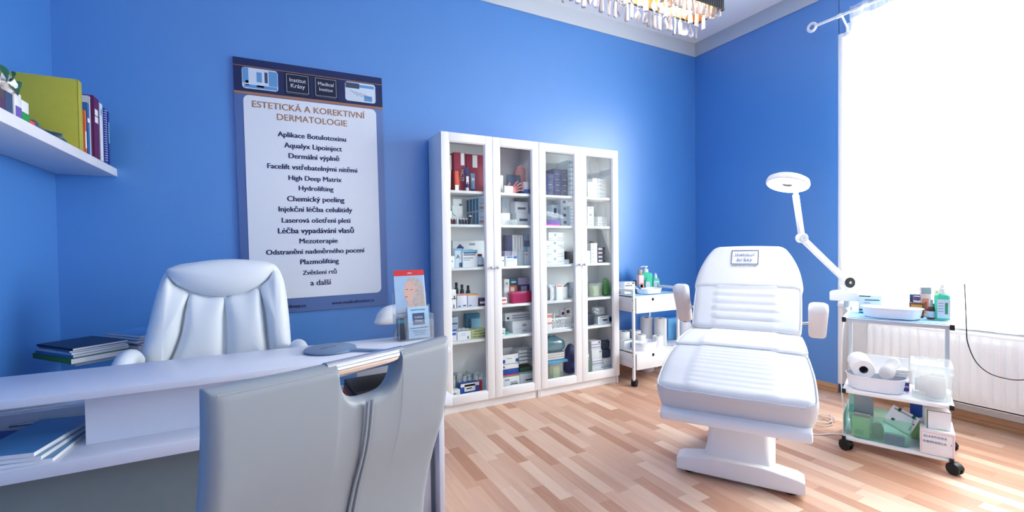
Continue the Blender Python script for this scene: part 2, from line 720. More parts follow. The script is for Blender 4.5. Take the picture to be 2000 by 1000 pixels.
MB().grid(radf, 310, 24, M_METALW).build('front_panel', rad)
b = MB()
b.box(-.045, -L2, .15, .05, L2, .165, M_METALW, .004)
b.box(-.045, -L2 - .004, .15, .055, -L2 + .006, .612, M_METALW, .003)
b.box(-.045, L2 - .006, .15, .055, L2 + .004, .612, M_METALW, .003)
b.build('casing', rad)
b = MB()
b.box(-.047, -L2, .60, .055, L2, .614, M_METALW, .003)
for i in range(60):
    y = -L2 + .03 + i * .0258
    b.box(-.03, y, .6135, .045, y + .012, .6155, M_METALW)
b.build('top_grille', rad)
b = MB()
b.cyl((0, L2 + .004, .19), (0, L2 + .05, .19), .012, M_METALW)
b.cyl((0, L2 + .04, .19), (0, L2 + .04, .005), .009, M_METALW)
b.build('pipe', rad)

# ------------------------------------------------------------------ curtain and rod
rod = thing('curtain_rod', 'white curtain rod with ring finial above the window', 'curtain rod', (-.12, -1.24, 2.925))
MB().cyl((0, -.03, 0), (0, -2.9, 0), .010, M_METALW).build('pole', rod)
b = MB()
b.tube([(0, .03 * cos(a * pi / 12), .03 * sin(a * pi / 12)) for a in range(24)], .011, M_METALW, closed=True)
b.build('ring_finial', rod)
for y in (-.20, -2.6):
    b = MB()
    b.tube(curve_pts([(0, y, .012), (.03, y, .008), (.075, y, -.03), (.108, y, -.06), (.112, y, -.10)]), .008, M_METALW)
    b.cyl((0, y - .018, 0), (0, y + .018, 0), .014, M_METALW)
    b.box(.112, y - .014, -.12, .119, y + .014, -.03, M_METALW, .003)
    b.build('bracket', rod)
cur = thing('sheer_curtain', 'long white sheer voile curtain hanging across the bright window', 'curtain', (-.12, -1.515, .645))
RNDF = [(rnd.uniform(.6, 1.3), rnd.uniform(0, 6.28)) for _ in range(6)]
CW = 2.55


def fold(y, t):
    a = 0.012 + .010 * sin(y * 3.1 + 1)
    v = a * sin(y * 38 + 2.2 * sin(y * 5.3) + .25 * t) + .006 * sin(y * 91 + 1.7 * sin(y * 9)) + .012 * sin(y * 7.1)
    return v * (0.55 + .45 * t)


MB().grid(lambda u, v: Vector((fold(u * CW, 1 - v) - .004, -u * CW, 2.23 * v)), 420, 6, M_SHEER).build('voile', cur)
MB().grid(lambda u, v: Vector((fold(u * CW, 0) - .009 - .006 * sin(v * pi), -u * CW, 2.205 + .11 * v)), 420, 4, M_SHEER).build('heading_tape', cur)
MB().grid(lambda u, v: Vector((fold(u * CW, 1) - .0055, -u * CW, .03 * v)), 420, 1, M_SHEER).build('hem', cur)

# black cable that hangs out below the curtain
cab = MB()
cab.tube(curve_pts([(-.165, -2.17, .93), (-.168, -2.177, .78), (-.17, -2.182, .643), (-.17, -2.188, .564), (-.17, -2.223, .46), (-.17, -2.28, .401), (-.17, -2.355, .384), (-.17, -2.43, .396), (-.17, -2.56, .46), (-.165, -2.62, .60), (-.162, -2.63, .95)]), .0028, M_BLACK, 6)
tag(cab.build('cable'), 'thin black cable looping down in front of the radiator', 'cable')

# ------------------------------------------------------------------ poster
pz = 1.5985
pos = thing('poster_board', 'tall dermatology price style sign board with navy header on blue wall', 'sign', (-3.705, -.012, pz), rot=(0, radians(-.7), 0))
pos['label'] = 'tall printed sign board headed ESTETICKÁ A KOREKTIVNÍ DERMATOLOGIE on the blue wall'
c_board = mat('poster_blue_grey', (92, 120, 176), 0.5, vary=.05, scale=2)
c_navy = mat('poster_navy', (22, 38, 88), 0.45, vary=.3, scale=3)
c_bron = mat('poster_bronze', (164, 118, 92), 0.45, vary=.15, scale=5)
c_white = mat('poster_white', (222, 229, 240), 0.5, vary=.01)
c_ink = mat('poster_ink', (20, 30, 84), 0.6)
MB().box(-.457, -.008, -.815, .457, .010, .815, c_board, .002).build('board', pos)
MB().box(-.457, -.0095, .600, .457, -.008, .815, c_navy).build('header_band', pos)
b = MB()
b.box(-.457, -.0105, .590, .457, -.0085, .606, c_bron)
b.box(-.457, -.0105, .764, .457, -.0085, .768, c_bron)
b.build('bronze_stripe', pos)
MB().prism(rrect(-.408, -.722, .410, .585, .035), -.0105, -.0078, c_white).build('white_panel', pos)
Fz = -.0112


def logo(x, a, bb):
    t = MB()
    t.box(x - .077, -.0115, .616, x + .077, -.009, .762, mat('logo_navy', (14, 26, 56), .4))
    lg = t.build('logo_plate', pos)
    t = MB()
    for q in ((-.066, .634, -.0645, .752), (.0645, .634, .066, .752), (-.066, .634, .066, .6355), (-.066, .7505, .066, .752)):
        t.box(x + q[0], -.0122, q[1], x + q[2], -.0113, q[3], c_white)
    t.build('logo_frame', lg)
    text_obj(a, c_white, lg, (x, -.0118, .715), FRONT, width=.098)
    text_obj(bb, c_white, lg, (x, -.0118, .678), FRONT, width=.085)
    text_obj('· · · · · · · · · · ·', c_white, lg, (x, -.0118, .625), FRONT, width=.12)


logo(-.093, 'Institut', 'Krásy')
logo(.081, 'Medical', 'Institut')
# two small print pictures of a bright blue-white interior and of instruments on a cloth
p_sky, p_mid, p_dk = mat('print_pale', (206, 220, 236), .5), mat('print_blue', (96, 152, 206), .5), mat('print_dark', (60, 76, 104), .5)
t = MB()
t.prism(rrect(-.411, .626, -.209, .758, .018), -.0115, -.009, p_sky)
for q, m in (((-.408, .66, -.375, .755), p_mid), ((-.33, .672, -.30, .735), p_mid), ((-.262, .655, -.212, .75), p_mid), ((-.40, .632, -.215, .652), p_mid), ((-.285, .672, -.268, .74), p_dk), ((-.392, .645, -.372, .676), c_white), ((-.33, .64, -.29, .652), c_white)):
    t.box(q[0], -.012, q[1], q[2], -.0114, q[3], m)
t.build('picture_panel', pos)
t = MB()
t.prism(rrect(.205, .626, .409, .758, .018), -.0115, -.009, p_sky)
for q, m in (((.208, .715, .30, .752), p_dk), ((.33, .634, .385, .672), p_mid), ((.30, .725, .40, .745), p_mid)):
    t.box(q[0], -.012, q[1], q[2], -.0114, q[3], m)
for k in range(4):
    t.tube([(.24 + k * .03, -.0118, .70 - k * .006), (.29 + k * .03, -.0118, .665 - k * .004)], .0014, p_dk, 5)
t.build('picture_panel', pos)
HEAD = (("ESTETICKÁ A KOREKTIVNÍ", -3.722, 2.128, .689), ("DERMATOLOGIE", -3.712, 2.061, .432))
for s, x, z, wd in HEAD:
    text_obj(s, c_bron, pos, (x + 3.705, Fz, z - pz), FRONT, width=wd, bold=.016)
LINES = (('Aplikace Botulotoxinu', -3.714, 1.951, .42), ('Aqualyx Lipoinject', -3.712, 1.882, .356), ('Dermální výplně', -3.71, 1.814, .312), ('Facelift vstřebatelnými nitěmi', -3.715, 1.741, .554), ('High Deep Matrix', -3.708, 1.67, .328), ('Hydrolifting', -3.706, 1.604, .214), ('Chemický peeling', -3.707, 1.532, .354), ('Injekční léčba celulitidy', -3.709, 1.463, .456), ('Laserová ošetření pleti', -3.707, 1.39, .425), ('Léčba vypadávání vlasů', -3.708, 1.321, .47), ('Mezoterapie', -3.701, 1.252, .237), ('Odstranění nadměrného pocení', -3.711, 1.182, .611), ('Plazmolifting', -3.699, 1.113, .24), ('Zvětšení rtů', -3.699, 1.04, .212), ('a další', -3.697, .97, .129), ('www.medicalinstitut.cz', -3.489, .824, .284), ('www.institutkrasy.cz', -3.92, .822, .255))
for s, x, z, wd in LINES:
    text_obj(s, c_ink, pos, (x + 3.705, Fz if z > .85 else -.0088, z - pz), FRONT, width=wd, bold=.035)

# ------------------------------------------------------------------ glass-door bookcases
SHELF = [1.61, 1.365, 1.05, .757, .516]
CX0 = -2.918


def bookcase(x0, label):
    t = thing('display_cabinet', label, 'cabinet', (x0, 0, 0), 0, 'glass door cabinets')
    W, YF, YBK, H = .80, -.28, -.022, 2.02
    for x, in ((0,), (W - .018,)):
        MB().box(x, YF, 0, x + .018, YBK, H, M_CAB, .001).build('side_panel', t)
    MB().box(.018, YBK - .005, .05, W - .018, YBK - .001, H - .02, M_CAB).build('back_panel', t)
    MB().box(.018, YF, H - .02, W - .018, YBK - .005, H - .001, M_CAB).build('top_panel', t)
    MB().box(.018, YF, .085, W - .018, YBK - .005, .1045, M_CAB).build('base_panel', t)
    MB().box(.018, YF + .012, .001, W - .018, YF + .026, .085, M_CAB).build('plinth', t)
    for z in SHELF:
        MB().box(.018, YF + .008, z - .019, W - .018, YBK - .005, z, M_CAB, .001).build('shelf', t)
    for k in (0, 1):
        a = k * .4 + .0015
        e = a + .397
        z0, z1, s = .068, 2.015, .058
        d = MB()
        for q in ((a, z0, a + s, z1), (e - s, z0, e, z1), (a + s, z0, e - s, z0 + s), (a + s, z1 - s, e - s, z1)):
            d.box(q[0], YF - .02, q[1], q[2], YF - .001, q[3], M_CAB, .0012)
        # sloped glazing bead round the opening
        i0, i1, j0, j1 = a + s, e - s, z0 + s, z1 - s
        g = .009
        out = [Vector((i0, YF - .019, j0)), Vector((i1, YF - .019, j0)), Vector((i1, YF - .019, j1)), Vector((i0, YF - .019, j1))]
        inn = [Vector((i0 + g, YF - .009, j0 + g)), Vector((i1 - g, YF - .009, j0 + g)), Vector((i1 - g, YF - .009, j1 - g)), Vector((i0 + g, YF - .009, j1 - g))]
        bk = [Vector((p.x, YF - .002, p.z)) for p in inn]
        d.loft([out, inn, bk], M_CAB, True, False)
        do = d.build('door', t)
        MB().box(i0 + .002, YF - .008, j0 + .002, i1 - .002, YF - .005, j1 - .002, M_GLASS).build('glass_pane', do)
        kx = e - .024 if k == 0 else a + .024
        MB().lathe([(.005, 0), (.005, .012), (.011, .016), (.012, .022), (.009, .027), (0, .028)], M_STEEL, (kx, YF - .02, 1.045), 14, False, (0, -1, 0)).build('knob', do)
    return t


bookcase(CX0, 'white glass door cabinet beside the sign board, holding the crimson boxes')
bookcase(CX0 + .8015, 'white glass door cabinet beside the drawer trolley, holding the navy carton stack')

# ------------------------------------------------------------------ cabinet contents
CAB=[
('carton','medicine_box','crimson box with grey strip,leftmost on the top left cabinet shelf','box',-2.854,-2.782,1.6105,1.891,-0.16,0.09,'crimson',[(0.55,0.58,0.92,0.97,'paper')],None),
('carton','treatment_box','tall crimson box lettered NCTF on the top left cabinet shelf','box',-2.778,-2.689,1.6105,1.901,-0.19,0.13,'crimson',[(0.58,0.68,0.9,0.99,'paper')],'NCTF'),
('carton','treatment_box','wide crimson box right of the NCTF box on the top left shelf','box',-2.668,-2.515,1.6105,1.905,-0.15,0.09,'crimson',[(0.34,0.66,0.6,0.98,'paper')],None),
('tube','cream_tube','white cream tube in front of the leftmost crimson box','tube',-2.861,-2.818,1.6105,1.76,-0.245,0.03,'paper',[],'paper'),
('carton','small_box','small red and white box standing against the NCTF box','box',-2.789,-2.761,1.6105,1.755,-0.23,0.025,'orangered',[(0,0,1,0.3,'paper')],None),
('tube','cream_tube','navy cream tube with white cap right of the NCTF lettering','tube',-2.707,-2.674,1.6105,1.79,-0.235,0.03,'navy',[(0.3,0.3,0.7,0.62,'paper')],'paper'),
('tube','cream_tube','pale blue cream tube before the wide crimson box','tube',-2.658,-2.621,1.6105,1.75,-0.225,0.03,'softblue',[(0.2,0.55,0.8,0.75,'paper')],'navy'),
('carton','small_box','upright white box left of the pink ear model','box',-2.439,-2.381,1.6105,1.753,-0.2,0.05,'white',[],None),
('ear','ear_model','pink rubber ear model standing on the second top shelf','model',-2.249,-2.121,1.6105,1.852,-0.13,0.05,'skinpink',[],None),
('pouch','pouch','dark blue rounded pouch leaning before the pink ear model','pouch',-2.334,-2.201,1.6105,1.77,-0.17,0.03,'slate',[],None),
('hand','hand_model','pink rubber hand model with spread fingers before the blue pouch','model',-2.366,-2.222,1.6105,1.72,-0.232,0.05,'skinpink',[],None),
('carton','small_box','flat white box lying before the pink hand model','box',-2.404,-2.329,1.6105,1.665,-0.262,0.022,'white',[],None),
('jar','jar','white jar with blue label right of the pink ear model','jar',-2.214,-2.149,1.6105,1.71,-0.235,0.04,'white',[(0,0.1,1,0.6,'blue')],'paper'),
('carton','large_box','tall white box at the back behind the white stack','box',-1.418,-1.26,1.6105,1.96,-0.07,0.04,'white',[],None),
('carton','small_box','white box at the left end of the left cabinet vial shelf','box',-2.865,-2.806,1.3655,1.465,-0.2,0.06,'white',[],None),
('carton','medicine_box','white box with green curved stripe behind the brown vials','box',-2.79,-2.709,1.3655,1.508,-0.17,0.07,'white',[],'arc'),
('carton','small_box','small white box atop the green striped box','box',-2.783,-2.714,1.5085,1.562,-0.165,0.06,'white',[(0.7,0,1,0.3,'greenmid')],None),
('carton','tall_box','tall white box at the back of the second column vial shelf','box',-2.344,-2.232,1.3655,1.607,-0.1,0.07,'white',[(0.05,0.62,0.4,0.9,'paleblue')],None),
('carton','small_box','white box standing before the tall white box','box',-2.435,-2.343,1.3655,1.459,-0.23,0.06,'white',[],None),
('carton','medicine_box','square white box with navy band,lower of two','box',-2.262,-2.136,1.3655,1.467,-0.19,0.08,'white',[(0.2,0.36,0.8,0.55,'slate')],None),
('carton','medicine_box','square white box with navy band,upper of two','box',-2.272,-2.151,1.4675,1.556,-0.185,0.08,'white',[(0.2,0.3,0.8,0.5,'slate')],None),
('tray','glass_dish','small clear dish beside the tall white box','dish',-2.359,-2.297,1.3655,1.407,-0.262,0.028,'clear',[],None),
('carton','large_box','large white box at the back with blue diamond print','box',-2.777,-2.511,1.0505,1.249,-0.13,0.08,'white',[(0.5,0.82,0.68,0.9,'greyprint'),(0.45,0.58,0.62,0.66,'slate')],'diamond'),
('carton','medicine_box','white box with teal top and grey print on the third left shelf','box',-2.74,-2.622,1.0505,1.179,-0.235,0.06,'white',[(0,0.86,1,1,'softblue'),(0.06,0.78,0.94,0.86,'slate'),(0.06,0.68,0.85,0.74,'slate'),(0.06,0.5,0.7,0.56,'greyprint'),(0.06,0.4,0.5,0.44,'greyprint')],None),
('carton','medicine_box','pale blue box marked A left of the teal topped box','box',-2.796,-2.74,1.0505,1.191,-0.225,0.06,'paleblue',[(0,0.88,1,1,'softblue'),(0.55,0.02,1,0.25,'slate')],'A'),
('carton','small_box','white box at the left end of the third left shelf','box',-2.886,-2.808,1.0505,1.137,-0.245,0.05,'white',[(0.7,0.5,0.85,0.6,'greyprint')],None),
('carton','tall_box','tall white box behind the left white box on the third shelf','box',-2.842,-2.789,1.0505,1.246,-0.12,0.06,'white',[],None),
('jar','bottle','white bottle with dark red cap at the right of the third left shelf','bottle',-2.62,-2.565,1.0505,1.147,-0.24,0.04,'paleblue',[(0,0.1,1,0.25,'slate')],'maroon'),
('carton','medicine_box','navy box standing at the upper row of the third shelf','box',-2.337,-2.296,1.1665,1.291,-0.17,0.07,'navy',[],None),
('carton','tall_box','white box right of the upright navy box','box',-2.291,-2.245,1.1655,1.292,-0.17,0.07,'white',[(0.45,0.1,0.55,0.9,'greyprint')],None),
('carton','tall_box','second white box right of the upright navy box','box',-2.24,-2.194,1.1655,1.292,-0.17,0.07,'white',[(0.45,0.1,0.55,0.9,'greyprint')],None),
('carton','medicine_box','grey and teal box above the pale blue topped box','box',-2.184,-2.122,1.1975,1.296,-0.17,0.07,'greyblue',[(0,0.0,1,0.5,'slate')],None),
('carton','medicine_box','pale lilac box under the navy box of the third shelf','box',-2.356,-2.297,1.0505,1.166,-0.16,0.07,'lilac',[],None),
('carton','medicine_box','plain white box under the two white boxes','box',-2.297,-2.247,1.0505,1.165,-0.17,0.07,'white',[],None),
('carton','medicine_box','silver white box in the middle of the third shelf row','box',-2.247,-2.196,1.0505,1.165,-0.18,0.07,'paleblue',[],None),
('carton','tall_box','tall white box with pale blue top at the right end of the row','box',-2.191,-2.12,1.0505,1.197,-0.18,0.07,'white',[(0,0.72,0.45,1,'softblue'),(0.1,0.55,0.4,0.6,'orangered')],None),
('carton','medicine_box','white box with blue heading before the white row','box',-2.388,-2.289,1.0505,1.127,-0.24,0.05,'white',[(0.1,0.8,0.62,0.95,'blue'),(0.68,0.72,0.98,0.98,'blue'),(0.1,0.5,0.8,0.6,'paleblue')],None),
('carton','small_box','white box with red tip at the left of the third shelf','box',-2.469,-2.404,1.0505,1.125,-0.245,0.05,'white',[(0.75,0.5,0.95,0.6,'slate')],None),
('carton','small_box','white box with black mark,lower at the left of the fourth shelf','box',-2.89,-2.8,0.7575,0.822,-0.245,0.06,'white',[(0.76,0,0.84,0.4,'ink')],None),
('carton','small_box','white box with black mark,upper at the left of the fourth shelf','box',-2.887,-2.798,0.8225,0.892,-0.24,0.06,'white',[(0.82,0,0.9,0.35,'ink'),(0,0,1,0.07,'ink')],None),
('carton','medicine_box','white box with salmon top edge on the fourth left shelf','box',-2.793,-2.716,0.7575,0.854,-0.245,0.06,'lilacwhite',[(0,0.9,1,1,'salmon'),(0.1,0.08,0.4,0.14,'slate'),(0.6,0.08,0.9,0.18,'slate')],None),
('carton','medicine_box','white box with orange top edge on the fourth left shelf','box',-2.706,-2.624,0.7575,0.852,-0.24,0.06,'lilacwhite',[(0,0.87,1,1,'orange'),(0.1,0.07,0.35,0.14,'slate')],None),
('carton','small_box','dark plum box at the right end of the fourth left shelf','box',-2.614,-2.546,0.7575,0.812,-0.235,0.06,'plum',[(0.1,0.3,0.9,0.6,'paper')],None),
('jar','vial_bottle','dark glass bottle behind the white boxes with black marks','bottle',-2.76,-2.727,0.7575,0.932,-0.12,0.04,'inkblue',[(0,0.2,1,0.6,'lilac')],'ink'),
('jar','vial_bottle','dark glass bottle behind the salmon edged box','bottle',-2.714,-2.681,0.7575,0.914,-0.12,0.04,'inkblue',[(0,0.2,1,0.6,'greyprint')],'ink'),
('jar','vial_bottle','dark glass bottle with yellow ring behind the orange edged box','bottle',-2.664,-2.63,0.7575,0.904,-0.12,0.04,'inkblue',[(0,0.6,1,0.75,'orange')],'ink'),
('carton','medicine_box','white box beside the teal label box of the fourth shelf','box',-2.371,-2.325,0.8815,0.945,-0.175,0.07,'white',[(0.3,0.3,0.7,0.6,'greyprint')],None),
('carton','medicine_box','deep teal box atop the orange box','box',-2.321,-2.252,0.8905,0.946,-0.175,0.07,'tealdark',[(0.2,0.4,0.8,0.6,'paper')],None),
('carton','medicine_box','white box left of the orange box','box',-2.375,-2.33,0.7575,0.881,-0.18,0.07,'white',[],None),
('carton','medicine_box','orange box under the deep teal box','box',-2.325,-2.256,0.7575,0.89,-0.18,0.07,'orange2',[(0.1,0.5,0.6,0.9,'paper')],None),
('carton','medicine_box','lilac box at the top right of the fourth shelf stack','box',-2.239,-2.134,0.8925,0.949,-0.16,0.07,'lilac',[],None),
('carton','medicine_box','navy box with lilac label behind the pink container','box',-2.243,-2.135,0.7575,0.892,-0.165,0.07,'navy',[(0.25,0.62,0.75,0.92,'lilac')],None),
('foodbox','food_container','translucent hot pink lidded container on the fourth shelf','container',-2.344,-2.156,0.7575,0.848,-0.25,0.06,'hotpink',[],None),
('carton','small_box','white and red box left of the pink container','box',-2.456,-2.386,0.7575,0.81,-0.245,0.04,'white',[(0,0.0,1,0.15,'orangered'),(0.1,0.5,0.9,0.75,'orangered')],None),
('carton','medicine_box','grey blue box standing on the blue topped white box','box',-2.889,-2.783,0.6025,0.69,-0.235,0.06,'greyblue',[(0.45,0.4,0.95,0.52,'slate')],None),
('carton','medicine_box','white box with blue cap print at the left of the fifth shelf','box',-2.893,-2.799,0.5165,0.602,-0.24,0.07,'lilacwhite',[(0,0.82,1,1,'blue'),(0.25,0.5,0.95,0.72,'blue')],None),
('carton','glove_box','white box with green rim and open top on the fifth left shelf','box',-2.789,-2.684,0.5165,0.587,-0.235,0.07,'white',[(0,0.93,1,1,'greendark'),(0.75,0.05,0.82,0.35,'ink'),(0.3,0.4,0.6,0.75,'paleblue')],'tufts'),
('carton','cardboard_box','pale yellow green box with handwriting on the fifth left shelf','box',-2.679,-2.554,0.5165,0.583,-0.235,0.08,'limepale',[],'hand'),
('carton','box','teal box at the back of the fifth left shelf','box',-2.661,-2.545,0.5165,0.68,-0.09,0.04,'tealmid',[],None),
('carton','small_box','pale teal box before the tall teal box','box',-2.633,-2.56,0.5165,0.648,-0.125,0.03,'softblue',[],None),
('carton','dressing_box','grey white box with printed rows atop a stack of three','box',-2.358,-2.11,0.6095,0.672,-0.16,0.11,'white',[(0.25,0.55,0.95,0.7,'greyprint'),(0.25,0.25,0.95,0.4,'greyprint'),(0.06,0.2,0.14,0.5,'ink')],None),
('carton','dressing_box','grey white box in the middle of the stack of three','box',-2.316,-2.105,0.5435,0.609,-0.2,0.13,'white',[(0.42,0.3,0.6,0.6,'greyprint')],None),
('carton','dressing_box','grey white box at the foot of the stack of three','box',-2.312,-2.106,0.5165,0.543,-0.2,0.13,'white',[(0.42,0.3,0.6,0.6,'greyprint')],None),
('carton','small_box','white printed box at the left of the stack of three','box',-2.481,-2.398,0.5165,0.57,-0.235,0.06,'white',[(0.5,0.25,0.95,0.35,'ink'),(0.5,0.6,0.95,0.7,'greyprint')],None),
('jar','bottle','small turquoise capped pot beside the stack of three','pot',-2.388,-2.357,0.5165,0.539,-0.225,0.03,'turq',[],'turq'),
('carton','syringe_box','blue and white box with paper label on the left cabinet floor','box',-2.771,-2.623,0.1055,0.19,-0.235,0.06,'blue2',[(0,0.72,1,1,'paper'),(0.2,0.3,0.78,0.9,'paper'),(0.0,0.0,1,0.1,'orangered'),(0.3,0.5,0.6,0.6,'ink')],None),
('carton','small_box','white box with paper note at the left end of the cabinet floor','box',-2.887,-2.781,0.1055,0.159,-0.25,0.05,'white',[(0.1,0.35,0.9,0.85,'paper'),(0.3,0.5,0.7,0.6,'ink')],None),
('carton','medicine_box','white box with red edge at the right of the left cabinet floor','box',-2.608,-2.527,0.1055,0.189,-0.2,0.07,'greyblue',[(0,0,0.3,1,'red')],None),
('openbox','shipping_box','open brown lined box with blue corners in the second column','box',-2.422,-2.278,0.2845,0.392,-0.225,0.1,'white',[(0,0.15,0.18,0.5,'blue2'),(0.82,0.15,1,0.5,'blue2'),(0.3,0.55,0.6,0.62,'greyprint')],None),
('carton','syringe_box','blue,white and red box under the open box','box',-2.423,-2.279,0.1915,0.284,-0.225,0.1,'blue2',[(0,0.62,1,1,'paper'),(0,0,1,0.12,'orangered'),(0.06,0.7,0.14,0.88,'slate')],None),
('carton','dressing_box','white box with green lid edge at the foot of the blue box','box',-2.42,-2.272,0.1055,0.191,-0.225,0.1,'white',[(0,0.93,1,1,'turq'),(0.12,0.6,0.4,0.75,'greyprint'),(0.45,0.35,0.85,0.45,'greyprint'),(0.45,0.2,0.9,0.28,'ink')],None),
('carton','dressing_box','white box with green lid edge below the striped boxes','box',-2.264,-2.104,0.1055,0.196,-0.22,0.1,'white',[(0,0.93,1,1,'turq'),(0.3,0.3,0.7,0.4,'ink')],None),
('carton','medicine_box','dark green box below the striped boxes','box',-2.256,-2.11,0.1965,0.232,-0.2,0.1,'greendark',[],None),
('carton','card','white card with orange band left of the lattice basket','card',-2.039,-1.99,0.5165,0.655,-0.265,0.012,'white',[(0,0.78,1,0.95,'salmon'),(0,0.4,1,0.5,'salmon')],None),
('carton','ointment_box','slim white box with red square,left of the pair in the lattice basket','box',-1.851,-1.809,0.5165,0.665,-0.19,0.03,'white',[(0.2,0.72,0.8,0.88,'maroon')],None),
('carton','ointment_box','slim white box with red square,right of the pair in the lattice basket','box',-1.804,-1.752,0.5165,0.679,-0.19,0.03,'white',[(0.2,0.72,0.8,0.88,'maroon')],None),
('jar','dropper_bottle','white dropper bottle in the lattice basket','bottle',-1.933,-1.898,0.5165,0.639,-0.2,0.025,'white',[],'white'),
('basket','basket','white lattice plastic basket on the fifth shelf','basket',-1.997,-1.733,0.5165,0.611,-0.245,0.12,'white',[],None),
('carton','glove_box','white and blue glove box on the fifth shelf of the right cabinet','box',-1.487,-1.316,0.5165,0.583,-0.22,0.1,'white',[(0.1,0.2,0.9,0.7,'paleblue'),(0.72,0.15,0.98,0.9,'blue'),(0.15,0.8,0.5,0.9,'greyprint'),(0.3,0.4,0.6,0.55,'blue')],None),
('pouch','packet','crumpled clear and silver packet atop the glove box','packet',-1.514,-1.362,0.5835,0.664,-0.2,0.06,'silver',[],None),
('carton','box','dark navy box left of the glove box','box',-1.608,-1.531,0.5165,0.614,-0.22,0.08,'inkblue',[(0.05,0.3,0.15,0.4,'paper')],None),
('stackbin','plastic_bin','clear plastic bin with papers on the right cabinet floor','bin',-2.02,-1.85,0.1055,0.236,-0.235,0.14,'clear',[],None),
('traystack','tray_stack','stack of white paper trays above the clear bin','tray',-2.033,-1.833,0.2675,0.325,-0.235,0.12,'white',[],None),
('pad','underpad','pale blue folded pad hanging between the trays and the bin','pad',-2.056,-1.816,0.2365,0.267,-0.24,0.12,'padblue',[],None),
('bag','plastic_bag','crumpled translucent teal bag atop the white trays','bag',-2.039,-1.818,0.3255,0.458,-0.23,0.12,'tealbag',[],None),
('bag','cloth_bag','navy cloth bag at the right of the clear bin','bag',-1.807,-1.67,0.1055,0.37,-0.21,0.1,'navy',[(0.3,0.25,0.6,0.4,'blue')],None),
('carton','syringe_box','white box with purple lines,topmost of four by the foil packs','box',-1.553,-1.447,0.2915,0.371,-0.21,0.12,'white',[(0,0.3,1,0.36,'violet'),(0,0.6,1,0.66,'violet'),(0.7,0.75,0.9,0.9,'violet')],None),
('carton','syringe_box','white box with purple lines,second of four by the foil packs','box',-1.552,-1.441,0.2205,0.291,-0.215,0.12,'white',[(0.7,0.7,0.95,0.85,'greyprint')],None),
('carton','syringe_box','white box with purple lines,third of four by the foil packs','box',-1.552,-1.44,0.1545,0.22,-0.22,0.12,'white',[(0,0.3,1,0.37,'violet'),(0,0.65,1,0.72,'violet')],None),
('carton','syringe_box','white box with purple lines,lowest of four by the foil packs','box',-1.556,-1.428,0.1055,0.154,-0.225,0.12,'white',[(0.75,0.6,0.95,0.8,'greyprint')],None),
('pouch','foil_pack','black and blue patterned foil pack,upper of two','packet',-1.428,-1.324,0.2845,0.36,-0.2,0.07,'foil',[],None),
('pouch','foil_pack','black and blue patterned foil pack,lower of two','packet',-1.427,-1.318,0.2065,0.284,-0.205,0.07,'foil',[],None),
('carton','medicine_box','white box under the foil packs','box',-1.426,-1.294,0.1385,0.206,-0.21,0.09,'white',[],None),
('carton','dressing_box','white box with green lid edge under the foil pack boxes','box',-1.414,-1.299,0.1055,0.138,-0.215,0.09,'white',[(0,0.85,1,1,'turq')],None),
('jar','bottle','tall clear green bottle at the left of the purple lined boxes','bottle',-1.631,-1.583,0.1055,0.274,-0.245,0.05,'greenclear',[],'paper'),
('stackbin','plastic_bin','clear plastic bin with instruments on the fourth right shelf','bin',-1.583,-1.422,0.7575,0.875,-0.22,0.14,'clear',[],None),
('bag','plastic_bag','bright green filled plastic bag right of the clear bin','bag',-1.415,-1.34,0.7575,0.919,-0.225,0.07,'greenbag',[],None),
('carton','sachet','white packet with pink heading leaning on the fourth shelf','packet',-1.933,-1.873,0.7575,0.884,-0.25,0.012,'white',[(0.1,0.86,0.9,0.95,'salmon')],None),
('pouch','sachet','silver foil packet at the left of the fourth shelf','packet',-1.985,-1.91,0.7575,0.887,-0.2,0.03,'silver',[],None),
('pouch','sachet','clear packet of white sticks behind the pink headed packet','packet',-1.982,-1.908,0.7575,0.868,-0.235,0.02,'white',[],None),
('pouch','sachet','white packet right of the pink headed packet','packet',-1.867,-1.806,0.7575,0.862,-0.235,0.02,'white',[],None),
('bag','sachet','grey plastic bag at the right of the white packets','bag',-1.785,-1.658,0.7575,0.893,-0.19,0.09,'greybag',[],None),
('carton','magazine','flat magenta and purple folder lying on the second shelf','folder',-2.022,-1.883,1.3655,1.411,-0.24,0.095,'purple',[(0,0,1,0.3,'magenta')],None),
('carton','medicine_box','grey white box with dark square,topmost on the second shelf','box',-1.822,-1.749,1.5435,1.6,-0.16,0.1,'paleblue',[(0.3,0.3,0.7,0.7,'slate')],None),
('carton','medicine_box','grey white box with dark square left of the middle','box',-1.898,-1.831,1.3655,1.547,-0.14,0.1,'paleblue',[(0.3,0.6,0.7,0.85,'slate')],None),
('carton','medicine_box','grey white box with dark square in the middle row','box',-1.821,-1.748,1.4875,1.543,-0.165,0.1,'paleblue',[(0.3,0.3,0.7,0.7,'slate')],None),
('carton','medicine_box','grey white box with dark square,third down','box',-1.825,-1.752,1.4305,1.487,-0.17,0.1,'paleblue',[(0.3,0.3,0.7,0.7,'slate')],None),
('carton','medicine_box','grey white box with dark square,lowest of its pile','box',-1.829,-1.751,1.3655,1.43,-0.175,0.1,'paleblue',[(0.3,0.3,0.7,0.7,'slate')],None),
('carton','camera_case','black case at the right of the blue square boxes','case',-1.752,-1.64,1.0505,1.153,-0.14,0.1,'ink',[],None),
('jar','pot','small white pot at the right front of the third shelf','pot',-1.842,-1.78,1.0505,1.087,-0.24,0.03,'white',[],'white'),
]



def mk(t, build):
    return build


def printed(t, w, h, y, prints, z0=0.0):
    b = MB()
    for f in prints:
        b.box(-w / 2 + f[0] * w, y - .0009, z0 + f[1] * h, -w / 2 + f[2] * w, y + .0002, z0 + f[3] * h, pm(f[4]))
    return b.build('printed_panel', t)


